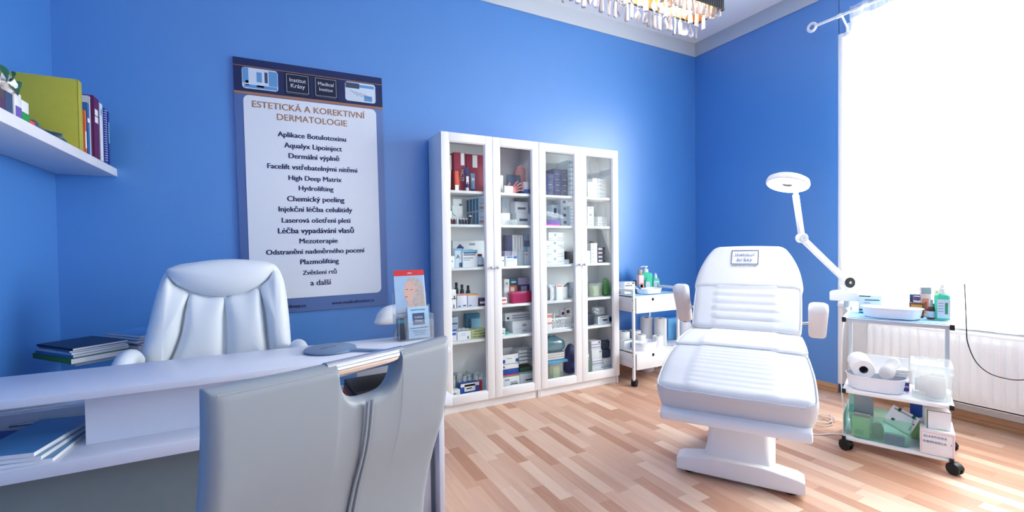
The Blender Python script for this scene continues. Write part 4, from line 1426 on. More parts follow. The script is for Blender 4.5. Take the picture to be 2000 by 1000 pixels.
# papers on the lower board
fo = thing('folder', 'dark blue folder lying at the left end of the desk shelf', 'folder', (-4.86, -1.30, .5525), radians(-20))
MB().box(-.13, -.17, 0, .13, .17, .022, mat('folder_blue', (40, 74, 150), .5), .003).build('cover', fo)
MB().box(-.12, -.165, .006, .133, .16, .018, pm('paper')).build('pages', fo)
for k, (dx, rz, c, z) in enumerate(((0, .02, (90, 150, 196), .008), (-.012, -.05, (110, 166, 206), .022), (-.02, -.09, (76, 138, 190), .036))):
    t = thing('magazine', 'pale blue brochure in the stack on the lower desk shelf, %s' % ('lowest', 'middle', 'topmost')[k], 'magazine', (-4.655 + dx, -1.305, .5525 + z - .008), rz + radians(-6), 'brochures on the desk shelf')
    MB().box(-.085, -.165, .0, .085, .165, .0125, pm('paper')).build('pages', t)
    MB().box(-.0865, -.166, .0125, .0865, .166, .0133, mat('brochure_cover_%d' % k, c, .35, vary=.2, scale=12)).build('cover', t)
# behind the guest chair grip: box, calculator, folders
t = thing('carton_box', 'white lettered carton in the desk shelf behind the guest chair', 'box', (-3.93, -1.31, .5525))
MB().box(-.15, -.10, 0, .11, .10, .135, pm('white'), .002).build('box_body', t)
text_obj('pro bo', pm('slate'), t, (.0, -.1008, .10), FRONT, width=.17)
t = thing('card_terminal', 'dark grey card terminal lying before the lettered carton', 'card terminal', (-3.87, -1.44, .5525), .05)
MB().box(-.06, -.03, 0, .06, .03, .045, mat('terminal_grey', (62, 80, 108), .5), .006).build('case', t)
MB().box(-.05, -.0312, .026, .05, -.029, .042, pm('inkblue'), .001).build('screen', t)
for k, (c, lab) in enumerate((('ink', 'lowest'), ('red', 'second'), ('inkblue', 'third'), ('ink', 'topmost'))):
    t = MB().box(-.16, -.11, 0, .16, .11, .018, pm(c), .003)
    tag(t.build('folder', None, (-3.56 + .006 * k, -1.36, .5525 + k * .0185), (0, 0, .04 * (k - 1))), 'dark folder in the pile at the right end of the desk shelf, %s' % lab, 'folder', 'folders at the right of the desk shelf')

# hand mirror
hm = thing('hand_mirror', 'round grey hand mirror lying on the white desk', 'hand mirror', (-3.765, -1.272, .7605), radians(-38))
MB().lathe([(.098, 0), (.106, .003), (.106, .009), (.1, .012), (0, .0125)], mat('mirror_grey', (110, 136, 168), .4), n=40).build('mirror_disc', hm)
b = MB()
b.loft([[Vector((.10 + .02 * k, w_ * a, z)) for a, z in ((-1, .001), (1, .001), (1, .009), (-1, .009))] for k, w_ in enumerate((.024, .015, .0125, .012, .012, .0125, .013, .0135, .0125, .009))], mat('mirror_grey', (110, 136, 168), .4))
b.build('handle', hm)
text_obj('Institut Krásy', pm('slate'), hm, (-.01, 0, .0127), (0, 0, radians(60)), width=.07)

# brochure stand
bs = thing('brochure_stand', 'clear acrylic brochure stand at the right end of the desk', 'brochure stand', (-3.385, -1.215, .7605), radians(4))
b = MB()
b.box(-.085, -.045, 0, .085, .055, .004, M_ACRYL)
b.box(-.085, -.045, .004, -.082, .05, .12, M_ACRYL)
b.box(.082, -.045, .004, .085, .05, .12, M_ACRYL)
b.box(-.05, -.045, .004, .085, -.042, .095, M_ACRYL)
b.box(-.082, .0, .004, .082, .003, .16, M_ACRYL)
b.box(-.085, .05, .004, .085, .053, .22, M_ACRYL)
b.build('holder', bs)
tilt = radians(-9)
for k in range(3):
    t = thing('brochure', 'tall brochure with a red top band and a portrait, %s in the stand' % ('front copy', 'second copy', 'rear copy')[k], 'brochure', (-3.388 + .004 * k, -1.208 + .007 * k, .766), 0, None, rot=(tilt, 0, radians(4)))
    MB().box(-.074, -.001, 0, .074, .001, .325, pm('paleblue')).build('pages', t)
    MB().box(-.074, -.0014, .298, .074, -.0009, .325, pm('red')).build('top_band', t)
    if k == 0:
        skin, hair, blu = mat('print_skin', (206, 170, 158), .5), mat('print_hair', (176, 166, 160), .5, vary=.35, scale=60), mat('print_backdrop', (150, 182, 214), .5, vary=.2, scale=8)
        MB().box(-.074, -.0014, .09, .074, -.0009, .298, blu).build('backdrop', t)
        MB().prism(smooth2([(-.005, .285), (.03, .288), (.062, .262), (.07, .2), (.07, .1), (.02, .1), (.008, .15), (.02, .2), (-.012, .25)]), -.0018, -.0012, hair).build('hair', t)
        MB().prism(smooth2([(-.018, .262), (-.026, .235), (-.032, .218), (-.027, .206), (-.026, .19), (-.014, .178), (.004, .172), (.02, .2), (.026, .24), (.008, .268)]), -.0020, -.0014, skin).build('face', t)
        MB().prism(smooth2([(-.012, .18), (-.018, .12), (-.022, .1), (.03, .1), (.02, .13), (.01, .17)]), -.0019, -.0013, skin).build('neck', t)
        b = MB()
        b.box(-.02, -.0024, .230, -.008, -.0019, .233, pm('plum'))
        b.box(.003, -.0024, .228, .014, -.0019, .231, pm('plum'))
        b.box(-.024, -.0024, .194, -.014, -.0019, .198, pm('maroon'))
        b.build('features', t)
        text_obj('salon', pm('paper'), t, (.005, -.0018, .311), FRONT, width=.022)
        text_obj('KOMPLEXNÍ', pm('slate'), t, (-.034, -.0026, .118), FRONT, width=.066, bold=.02)
        text_obj('SLUŽBY', pm('slate'), t, (-.046, -.0026, .102), FRONT, width=.044, bold=.02)
t = thing('leaflet_stack', 'pale blue leaflets with a navy square in front of the portrait brochure', 'leaflet', (-3.362, -1.236, .766), 0, None, rot=(tilt, 0, radians(4)))
MB().box(-.053, -.0012, 0, .053, .012, .148, pm('paleblue'), .001).build('pages', t)
MB().box(-.052, -.0016, .002, .052, -.0011, .147, mat('leaflet_print', (158, 198, 226), .45, vary=.08, scale=8)).build('cover', t)
MB().box(-.030, -.0022, .062, .030, -.0015, .118, pm('slate')).build('logo_square', t)
text_obj('Institut', pm('paleblue'), t, (0, -.0027, .099), FRONT, width=.04)
text_obj('Krásy', pm('paleblue'), t, (0, -.0027, .082), FRONT, width=.034)
text_obj('Estetická dermatologie', pm('slate'), t, (0, -.0022, .134), FRONT, width=.07)
text_obj('KLINIKA PRO VAŠI KRÁSU', pm('slate'), t, (0, -.0022, .048), FRONT, width=.084)
for k in range(3):
    text_obj('objednejte se ještě dnes', pm('slate'), t, (0, -.0022, .034 - .009 * k), FRONT, width=.07 - .01 * k)
t = thing('card_stack', 'dark green card stack in the left pocket of the brochure stand', 'cards', (-3.448, -1.232, .766), 0, None, rot=(tilt, 0, radians(4)))
MB().box(-.018, -.004, 0, .018, .008, .10, pm('inkblue'), .001).build('cards', t)
MB().box(-.016, -.0046, .075, .016, -.0038, .092, pm('tealdark')).build('printed_panel', t)

# white stool with a rounded back pad between desk and cabinet
st = thing('swivel_stool', 'white swivel stool with rounded back pad behind the brochure stand', 'stool', (-3.24, -.42, 0), radians(8))
MB().pillow(smooth2([(-.15, .0), (-.165, .045), (-.13, .095), (-.06, .118), (.06, .118), (.13, .095), (.165, .045), (.15, .0)], 5), .05, M_LEATHW, lambda a, c, d: Vector((a, -d, .715 + c)), back=.02).build('back_pad', st)
b = MB()
b.lathe([(.17, .45), (.185, .465), (.19, .5), (.18, .525), (.1, .535), (0, .536)], M_LEATHW, n=36)
b.build('seat', st)
b = MB()
b.tube(curve_pts([(0, 0, .45), (0, .14, .44), (0, .20, .50), (0, .06, .70), (0, .018, .74)]), .012, M_CHROME)
b.build('back_bar', st)
MB().cyl((0, 0, .07), (0, 0, .45), .024, M_CHROME).build('column', st)
for k in range(5):
    a = 2 * pi * k / 5
    b = MB()
    b.tube([(0, 0, .085), (.24 * cos(a), .24 * sin(a), .065)], .014, M_CHROME)
    leg = b.build('leg', st)
    b = MB()
    b.cyl((.24 * cos(a) - .014 * sin(a), .24 * sin(a) + .014 * cos(a), .026), (.24 * cos(a) + .014 * sin(a), .24 * sin(a) - .014 * cos(a), .026), .025, M_BLACK)
    b.build('caster', leg)

# ------------------------------------------------------------------ office chair
oc = thing('office_chair', 'white padded leather office chair behind the desk', 'chair', (-4.205, -.72, 0), radians(3))


def ch(px_, py_):
    return ((px_ - 536) * .000693, 1.19 - .000693 * py_)


def lean(z):
    return (z - .6) * .10


def chair_pad(pts, h, name, base=.0, n=5, p=2.6):
    q = [ch(*a) for a in pts]
    return MB().pillow(smooth2(q, n), h, M_LEATHW, lambda a, c, d: Vector((a, lean(c) - d - base + .10 * a * a * -1.2, c)), back=.02, p=p).build(name, oc)


chair_pad([(240, 112), (400, 72), (560, 58), (720, 66), (872, 98), (938, 205), (962, 380), (980, 700), (975, 960), (880, 1010), (540, 1020), (170, 1010), (62, 960), (70, 780), (112, 550), (170, 260)], .035, 'backrest', -.03)
chair_pad([(226, 150), (240, 108), (400, 72), (560, 58), (720, 66), (868, 96), (880, 130), (836, 205), (772, 262), (680, 304), (570, 324), (450, 310), (340, 268), (268, 215)], .068, 'headrest', p=2.2)
chair_pad([(226, 165), (268, 222), (345, 280), (322, 395), (296, 560), (250, 700), (205, 800), (180, 960), (90, 960), (72, 790), (112, 550), (170, 280)], .062, 'side_bolster', p=2.2)
chair_pad([(880, 145), (936, 215), (962, 385), (978, 700), (970, 950), (890, 960), (838, 790), (822, 640), (806, 430), (782, 275), (836, 212)], .062, 'side_bolster', p=2.2)
chair_pad([(358, 290), (450, 318), (556, 331), (553, 500), (546, 760), (545, 1000), (190, 1000), (215, 800), (262, 690), (302, 560), (328, 400)], .052, 'back_cushion', p=3.2)
chair_pad([(564, 331), (680, 311), (772, 276), (796, 420), (812, 640), (830, 790), (880, 1000), (556, 1000), (560, 760), (562, 500)], .052, 'back_cushion', p=3.2)
MB().pillow(smooth2([(-.27, -.25), (-.29, 0), (-.26, .24), (0, .26), (.26, .24), (.29, 0), (.27, -.25), (0, -.28)], 5), .09, M_LEATHW, lambda a, c, d: Vector((a, c - .26, .41 + d)), back=.06).build('seat', oc)
for s in (-1, 1):
    b = MB()
    b.tube(curve_pts([(s * .29, -.10, .46), (s * .315, -.06, .60), (s * .325, -.10, .675), (s * .325, -.22, .695), (s * .32, -.36, .655), (s * .305, -.42, .56), (s * .29, -.36, .44)]), .022, M_BLACK, 10)
    b.bm.transform(Matrix.Translation((0, 0, .03 if s < 0 else 0)))
    ar = b.build('armrest', oc)
    b = MB()
    b.tube(curve_pts([(s * .322, -.07, .680), (s * .326, -.13, .708), (s * .326, -.24, .716), (s * .324, -.33, .692), (s * .320, -.385, .63)]), .036, M_LEATHW, 14)
    b.bm.transform(Matrix.Translation((0, 0, .03 if s < 0 else 0)))
    b.build('arm_pad', ar)
MB().cyl((0, -.22, .08), (0, -.22, .40), .03, M_CHROME).build('gas_column', oc)
for k in range(5):
    a = 2 * pi * k / 5 + .3
    b = MB()
    b.tube([(0, -.22, .10), (.29 * cos(a), -.22 + .29 * sin(a), .07)], .02, M_CHROME)
    leg = b.build('leg', oc)
    MB().cyl((.29 * cos(a) - .02 * sin(a), -.22 + .29 * sin(a) + .02 * cos(a), .03), (.29 * cos(a) + .02 * sin(a), -.22 + .29 * sin(a) - .02 * cos(a), .03), .029, M_BLACK).build('caster', leg)

# ------------------------------------------------------------------ corner table with magazines, drawer unit
RZT = radians(38.4)
sd = thing('side_table', 'small table in the left corner carrying the magazine stacks', 'table', (-4.70, -.40, 0), RZT)
MB().box(-.205, -.15, .682, .235, .15, .70, M_LAM, .003).build('table_top', sd)
MB().cyl((.03, .0, .02), (.03, .0, .682), .022, M_GREYM).build('column', sd)
MB().lathe([(.13, 0), (.14, .004), (.13, .014), (.03, .022)], M_GREYM, (.03, .0, 0), 32).build('base', sd)
du = thing('drawer_unit', 'white drawer unit standing behind the left end of the desk', 'drawers', (-4.77, -1.07, 0))
MB().box(-.21, .0, .02, .21, .26, .62, M_LAM, .002).build('body', du)
for z in (.03, .23, .43):
    f_ = MB().box(-.205, -.016, z, .205, -.001, z + .185, M_LAM, .002).build('drawer', du)
    MB().box(-.05, -.026, z + .14, .05, -.016, z + .15, M_STEEL, .002).build('handle', f_)
for k, (z, dx) in enumerate(((.6205, -.12), (.6315, -.10))):
    tag(MB().box(-.105, -.12, 0, .105, .12, .0105, pm('white'), .001).build('paper_pad', None, (-4.77 + dx * .4, -.93, z), (0, 0, .1 * k)), 'white paper pad on the drawer unit, %s' % ('lower', 'upper')[k], 'paper', 'paper pads on the drawer unit')
MAGS = (('green card folder at the bottom of the magazine stack', (64, 124, 56), .024, 0, .23, .34), ('blue magazine above the green folder', (70, 116, 186), .012, .04, .215, .30), ('white magazine below the navy ones', (210, 216, 228), .010, .02, .215, .30),
        ('grey blue magazine under the topmost navy one', (96, 120, 164), .008, -.03, .21, .297), ('navy magazine on top of the corner stack', (24, 34, 66), .010, .03, .21, .297))
z = .7005
for lab, c, th, rz, ww, dd in MAGS:
    nm = 'folder' if 'folder' in lab else 'magazine'
    t = thing(nm, lab, nm, (-4.785, -.482, z), RZT + rz, None)
    MB().box(-ww / 2, -dd / 2, .001, ww / 2, dd / 2, th - .0012, pm('paper')).build('pages', t)
    b = MB()
    cc = mat('mag_%d_%d' % (c[0], c[1]), c, .4, vary=.2, scale=14)
    b.box(-ww / 2 - .001, -dd / 2 - .001, th - .0012, ww / 2 + .001, dd / 2 + .001, th, cc)
    b.box(-ww / 2 - .001, -dd / 2 - .001, 0, ww / 2 + .001, dd / 2 + .001, .001, cc)
    b.box(-ww / 2 - .0015, -dd / 2 - .001, 0, -ww / 2, dd / 2 + .001, th, cc)
    b.build('cover', t)
    z += th + .0005
z = .7005
for k, (c, lab) in enumerate((((206, 212, 224), 'lowest'), ((214, 220, 230), 'second'), ((176, 36, 84), 'third, magenta'), ((70, 120, 180), 'fourth'), ((30, 40, 60), 'fifth'), ((90, 150, 210), 'topmost'))):
    th = .0125
    t = thing('magazine', 'magazine in the second stack beside the office chair, %s' % lab, 'magazine', (-4.588 + .006 * (k % 3), -.327 - .006 * (k % 2), z), RZT + .02 * (k % 3), 'magazines in the second stack')
    MB().box(-.105, -.145, .001, .105, .145, th - .001, pm('paper')).build('pages', t)
    b = MB()
    cc = mat('mag_%d_%d' % (c[0], c[1]), c, .4, vary=.2, scale=14)
    b.box(-.106, -.146, th - .001, .106, .146, th, cc)
    b.box(-.106, -.146, 0, .106, .146, .001, cc)
    b.build('cover', t)
    z += th + .0005

# ------------------------------------------------------------------ guest chair (seen from behind)
gc = thing('guest_chair', 'pale grey leather chair with a chrome grip, seen from behind', 'chair', (-3.859, -2.504, 0), radians(24.59))
GW = .2331


def gprof(z):
    """forward lean of the back panel against height"""
    K = ((.36, .088), (.52, .094), (.64, .084), (.74, .055), (.83, .020), (.92, .002), (1.02, -.002))
    for i in range(len(K) - 1):
        if z <= K[i + 1][0] or i == len(K) - 2:
            (a, da), (c, dc) = K[i], K[i + 1]
            ma = (dc - K[max(i - 1, 0)][1]) / (c - K[max(i - 1, 0)][0])
            mc = (K[min(i + 2, len(K) - 1)][1] - da) / (K[min(i + 2, len(K) - 1)][0] - a)
            h = c - a
            u = min(1, max(0, (z - a) / h))
            return (2 * u ** 3 - 3 * u * u + 1) * da + (u ** 3 - 2 * u * u + u) * h * ma + (3 * u * u - 2 * u ** 3) * dc + (u ** 3 - u * u) * h * mc
    return 0


N0, N1 = .425, .715


def gtop(s):
    t = 1.0 - .004 * sin(pi * s)
    if N0 < s < N1:
        u = (s - N0) / (N1 - N0)
        t -= .072 * max(0, 1 - abs(2 * u - 1.0) ** 3.4) ** .55
    return t


ss = sorted({round(i / 60, 4) for i in range(61)} | {N0, N1} | {N0 + k * .004 for k in range(1, 9)} | {N1 - k * .004 for k in range(1, 9)} | {.002, .006, .01, .99, .994, .998})


def gsurf(side):
    def fn(i, v):
        s = ss[i]
        zt = gtop(s)
        z = .40 + (zt - .40) * v
        e = min(s, 1 - s) * 2 * GW
        # rounded rim on the sides and along the top edge
        et = zt - z
        R = .020
        k = 1.0
        for dd in (e, et):
            if dd < R:
                k = min(k, sqrt(max(0, 1 - ((R - dd) / R) ** 2)))
        th = .021 + .006 * sin(pi * v)
        y = gprof(z)
        crease = .006 * math.exp(-((s - .55) / .012) ** 2) * (1 if z < .93 else 0)
        if side < 0:
            return Vector(((s - .5) * 2 * GW, y - th * k + crease * .8, z))
        return Vector(((s - .5) * 2 * GW, y + th * k, z))
    return fn


b = MB()
for sd in (-1, 1):
    f = gsurf(sd)
    vs = [[b.bm.verts.new(f(i, 1 - (1 - j / 56) ** 1.6)) for j in range(57)] for i in range(len(ss))]
    for i in range(len(ss) - 1):
        for j in range(56):
            b.face((vs[i][j], vs[i + 1][j], vs[i + 1][j + 1], vs[i][j + 1]))
bmesh.ops.remove_doubles(b.bm, verts=b.bm.verts, dist=2e-4)
b.tag(M_LEATHG)
b.build('backrest', gc, ang=60)
for off, zlo in ((.540, .42), (.560, .42)):
    b = MB()
    pts = [((off - .5) * 2 * GW - (.0 if z > .8 else (.8 - z) * .02 * (1 if off < .55 else -.3)), gprof(z) - .0255 - .004 * sin(pi * (z - .4) / .6), z) for z in [zlo + k * (.918 - zlo) / 24 for k in range(25)]]
    b.tube(pts, .0028, M_LEATHG, 8)
    b.build('seam_piping', gc)
b = MB()
b.tube([((.55 - .5) * 2 * GW, gprof(z) - .0215 - .004 * sin(pi * (z - .4) / .6), z) for z in [.43 + k * .035 for k in range(12)]], .0022, M_STITCH, 6)
b.build('seam_slit', gc)
for sa, sb in ((.03, N0 - .01), (N1 + .01, .97)):
    b = MB()
    b.tube([((s - .5) * 2 * GW, gprof(1.0) - .0185, gtop(s) - .010) for s in [sa + (sb - sa) * k / 10 for k in range(11)]], .0012, M_STITCH, 6)
    b.build('stitch_line', gc)
MB().cyl(((N0 - .5 - .03) * 2 * GW, gprof(.985), .983), ((N1 - .5 + .03) * 2 * GW, gprof(.985), .983), .0155, M_CHROME, n=24).build('grip_tube', gc)
MB().pillow(smooth2([(-.225, .02), (-.23, .2), (-.22, .42), (0, .45), (.22, .42), (.23, .2), (.225, .02), (0, 0)], 5), .05, M_LEATHG, lambda a, c, d: Vector((a, c + .08, .43 + d)), back=.04).build('seat', gc)
for s in (-1, 1):
    b = MB()
    b.tube(curve_pts([(s * .20, .16, .40), (s * .20, .44, .40), (s * .20, .47, .33), (s * .20, .47, .06), (s * .20, .43, .013), (s * .20, .0, .013), (s * .18, -.04, .013), (0, -.045, .013)]), .0125, M_CHROME)
    b.build('leg', gc)

# ------------------------------------------------------------------ treatment chair
tc = thing('treatment_chair', 'white reclining vinyl treatment chair on a T shaped foot', 'treatment chair', (-1.92, -1.87, 0), math.atan2(.528, .85))


def cushion(name, path, R=.035, grooves=(), bulge0=0.0, seam=.63, m=None, parent=None, extra=0.0, stations=70, gd=.006, th_extra=0.0):
    """upholstered slab: path of (x, z_top, half_width, thickness); grooves at fractions of its length"""
    P = curve_pts([(p[0], 0, p[1]) for p in path], 12)
    hwc = curve_pts([(p[2], p[3], 0) for p in path], 12)
    L = [0.0]
    for a, c in zip(P, P[1:]):
        L.append(L[-1] + (c - a).length)
    T = L[-1]

    def at(s):
        s = max(0, min(T, s))
        for i in range(len(L) - 1):
            if s <= L[i + 1] + 1e-9:
                u = (s - L[i]) / max(1e-9, L[i + 1] - L[i])
                p = P[i].lerp(P[i + 1], u)
                h = hwc[i].lerp(hwc[i + 1], u)
                t = (P[i + 1] - P[i]).normalized()
                return p, h.x, h.y, t
    rings, rim = [], ([], [])
    sts = []
    for k in range(stations + 1):
        u = k / stations
        sts.append(T * (.5 - .5 * cos(pi * u)) * .35 + T * u * .65)
    NT = 36
    for s in sts:
        p, hw, th, t = at(s)
        hw += extra
        th += th_extra
        nrm = Vector((-t.z, 0, t.x))
        if nrm.z < 0:
            nrm = -nrm
        d = min(s, T - s)
        ins = 0.0
        if d < R:
            ins = R - sqrt(max(0, R * R - (R - d) ** 2))
        gy = 0.0
        for g in grooves:
            gy += math.exp(-((s - g * T) / .008) ** 2)
        ring = []

        def off(y, n):
            xb = bulge0 * max(0, 1 - (y / hw) ** 2) * max(0, 1 - s / (.5 * T)) if bulge0 else 0
            q = p + nrm * n
            return Vector((q.x - xb, y, q.z))
        he = hw - ins * .9
        for i in range(NT + 1):
            y = -he + R + (2 * he - 2 * R) * i / NT
            f = abs(y) / hw
            dep = 0
            if f < seam + .02:
                dep += gd * min(1, gy) * (1 - max(0, (f - seam + .06) / .08))
            dep += gd * .8 * math.exp(-((f - seam) / .018) ** 2) if grooves else 0
            crown = .010 * (1 - (y / hw) ** 2) if f > seam or not grooves else .010 * (1 - seam ** 2) + .006
            ring.append(off(y, crown - dep - ins + extra))
        for i in range(1, 7):
            a = radians(90 - 15 * i)
            ring.append(off(he - R + R * cos(a), -R + R * sin(a) - ins * .6 + extra))
        ring.append(off(he - .004, -th * .6))
        ring.append(off(he - .012 - R * .2, -th + ins * .5))
        ring.append(off(-he + .012 + R * .2, -th + ins * .5))
        ring.append(off(-he + .004, -th * .6))
        for i in range(6, 0, -1):
            a = radians(90 - 15 * i)
            ring.append(off(-he + R - R * cos(a), -R + R * sin(a) - ins * .6 + extra))
        rings.append(ring)
        rim[0].append(off(he - R * .18, -R * .22 - ins * .5 + extra))
        rim[1].append(off(-he + R * .18, -R * .22 - ins * .5 + extra))
    o = MB().loft(rings, m or M_VINYL).build(name, parent or tc, ang=70)
    o['rimdata'] = 0
    del o['rimdata']
    # piping right round the top rim
    front = [rings[1][i] + Vector((0, 0, .0)) for i in range(0, NT + 1, 3)]
    back = [rings[-2][i] for i in range(NT, -1, -3)]
    loop = front + rim[0][4:-4] + back + rim[1][4:-4][::-1]
    if grooves:
        MB().tube(loop, .0038, M_VINYL, 8, closed=True).build('piping', o)
    return o, at, T


cushion('leg_rest', [(-.375, .548, .318, .135), (-.30, .575, .322, .14), (-.18, .622, .318, .14), (-.004, .672, .302, .13)], .034, [.14 + k * .083 for k in range(10)], .05, .55, gd=.0016)
cushion('seat_cushion', [(.004, .674, .302, .13), (.12, .684, .300, .13), (.30, .684, .296, .13), (.468, .676, .292, .12)], .022, [.12 + k * .11 for k in range(8)], 0, .6, gd=.0012)
bo, bat, bT = cushion('backrest', [(.474, .684, .290, .10), (.56, .768, .298, .10), (.72, .912, .302, .10), (.84, 1.02, .292, .095), (.93, 1.10, .262, .09), (1.005, 1.172, .212, .08)], .034, [.10 + k * .086 for k in range(6)], 0, .60, gd=.010)
# frame under the cushions
b = MB()
b.prism([(-.382, .388), (-.382, .43), (-.05, .545), (.02, .555), (.44, .555), (.47, .52), (.40, .47), (.02, .462), (-.05, .455), (-.33, .384)], -.298, .298, M_PLASW, 'y', .012)
b.build('under_frame', tc)
b = MB()
b.prism([(.45, .56), (.62, .70), (.90, .965), (.93, .94), (.66, .66), (.50, .52)], -.2, .2, M_PLASW, 'y', .008)
b.build('back_frame', tc)
b = MB()
b.loft([[Vector((x, y, z)) for x, y in rrect(x0, -hy, x1, hy, .03)] for z, x0, x1, hy in ((.09, -.03, .60, .165), (.14, .0, .56, .148), (.25, .03, .50, .138), (.47, .04, .46, .132))], M_PLASW)
b.build('pedestal', tc)
b = MB()
for xx, fl in ((0, .285), (.52, .15)):
    rings = []
    for k in range(21):
        y = -fl + 2 * fl * k / 20
        e = abs(y) / fl
        h = .112 - .026 * max(0, (e - .42) / .58)
        wd = .060
        if e > .97:
            h -= .006
            wd -= .006
        rings.append([Vector((xx + q[0], y, q[1])) for q in rrect(-wd, .020, wd, h, .008)])
    b.loft(rings, M_PLASW)
b.box(.04, -.13, .022, .58, .13, .10, M_PLASW, .01)
b.build('foot_base', tc)
for xx, yy in ((0, .23), (.52, .11)):
    for y in (-yy, yy):
        MB().lathe([(.026, 0), (.026, .012), (.018, .021)], M_BLACK, (xx, y, .0)).build('foot_pad', tc)
MB().box(-.12, -.07, .455, -.02, .09, .462, M_BLACK).build('lift_slot', tc)
for s, A, B in ((1, (.845, .665), (.645, .925)), (-1, (.83, .615), (.70, .835))):
    A, B = Vector((A[0], s * .385, A[1])), Vector((B[0], s * .385, B[1]))
    d = (B - A).normalized()
    nr = Vector((d.z, 0, -d.x))
    L3 = (B - A).length
    rings = []
    for k in range(15):
        u = k / 14
        e = min(u, 1 - u) * L3
        R = .032
        k2 = 1 if e > R else sqrt(max(0.02, 1 - ((R - e) / R) ** 2))
        wd = (.046 + .006 * u) * (.55 + .45 * k2)
        th = (.034 + .012 * u) * k2
        c = A + d * (L3 * u)
        rings.append([c + Vector((0, q[0], 0)) + nr * q[1] for q in rrect(-wd, -th, wd, th, min(wd, th) * .8, 5)])
    ar = MB().loft(rings, leather('grey_white_vinyl', (226, 226, 232), .03), True, True).build('armrest', tc, ang=60)
    p = A + (B - A) * .42
    MB().cyl((p.x, s * .345, p.z), (p.x, s * .25, p.z - .01), .009, M_CHROME).build('arm_pivot', ar)

# terry cover slipped over the head end
cov = thing('headrest_cover', 'white terry cover with a stitched logo over the head end of the treatment chair', 'cover', (-1.92, -1.87, 0), math.atan2(.528, .85))
cushion('cover_cloth', [(.715, .909, .3035, .10), (.78, .967, .301, .10), (.86, 1.038, .287, .095), (.94, 1.11, .257, .09), (1.0, 1.168, .218, .085), (1.016, 1.184, .200, .08)], .036, (), 0, .6, m=M_CLOTH, parent=cov, extra=.0075, th_extra=.006)
# logo on the sloping cloth: plane through the upper part of the cover
sx = Vector((.94 - .86, 0, 1.11 - 1.038)).normalized()
nn = Vector((-sx.z, 0, sx.x))
lo = Vector((.918, .016, 1.092)) + nn * .0215
lm = Matrix((Vector((0, -1, 0)), sx, nn)).transposed().to_4x4()
lm.translation = lo
lg = bpy.data.objects.new('logo', None)
c_thread = mat('navy_thread', (36, 62, 104), .8)
b = MB()
for q in ((-.082, -.068, .082, -.064), (-.082, .064, .082, .068), (-.082, -.068, -.078, .068), (.078, -.068, .082, .068)):
    b.box(q[0], q[1], -.001, q[2], q[3], .0014, c_thread)
b.bm.transform(lm)
logo_o = b.build('logo_frame', cov)
eu = lm.to_euler()
text_obj('institut', mat('grey_thread2', (104, 124, 156), .8), cov, lm @ Vector((0, .024, .001)), eu, width=.118, depth=.0008)
text_obj('krásy', mat('grey_thread2', (104, 124, 156), .8), cov, lm @ Vector((0, -.024, .001)), eu, width=.092, depth=.0008)
text_obj('estetická dermatologie', c_thread, cov, lm @ Vector((0, -.080, .001)), eu, width=.150, depth=.0006)

# cable on the floor beside the chair
b = MB()
cc = []
for k in range(46):
    a = k * .42
    r = .085 + .022 * sin(k * .7)
    cc.append((-.80 + 1.05 * r * cos(a) + .002 * k, -1.63 + .8 * r * sin(a), .006 + .0045 * (k // 15) + .002 * (k % 2)))
b.tube(curve_pts([(-1.02, -1.46, .006), (-.93, -1.50, .006)] + cc, 4), .0032, mat('cable_beige', (196, 190, 184), .5), 6)
tag(b.build('cable'), 'coiled pale cable on the floor right of the treatment chair', 'cable')

# ------------------------------------------------------------------ small goods used on the trolleys


def kidney(name, label, loc, rz, L, D, H, group=None, n=1, m=None):
    pts = smooth2([(-.5, .05), (-.42, .42), (-.16, .46), (.0, .34), (.16, .46), (.42, .42), (.5, .05), (.34, -.42), (0, -.5), (-.34, -.42)], 6)
    m = m or mat('paper_pulp', (233, 237, 248), .7, vary=.02)
    last = None
    for k in range(n):
        b = MB()
        rings = []
        for z, s, w_ in ((0, .86, 0), (.0015, .9, 0), (H - .005, .985, 0), (H - .004, 1.03, 0), (H, 1.03, 0), (H, .985, 0), (.006, .87, 0)):
            rings.append([Vector((p[0] * L * s, p[1] * D * s, z)) for p in pts])
        b.loft(rings, m)
        o = b.build(name, None, (loc[0], loc[1], loc[2] + k * .012), (0, 0, rz))
        tag(o, label if n == 1 else label + (', lower of two nested', ', upper of two nested')[k], 'tray', group)
        last = o
    return last


def paper_roll(name, label, loc, r, h, core=.018, rot=(0, 0, 0), group=None):
    t = thing(name, label, 'paper roll', loc, 0, group, rot=rot)
    MB().lathe([(core, .001), (r * .97, 0), (r, .004), (r, h - .004), (r * .97, h), (core, h - .001)], M_ROLL, n=36, cap=False).build('paper', t)
    MB().lathe([(core, 0), (core, h), (core - .0015, h), (core - .0015, 0)], mat('roll_core', (96, 98, 104), .8), n=24, cap=False).build('core', t)
    return t


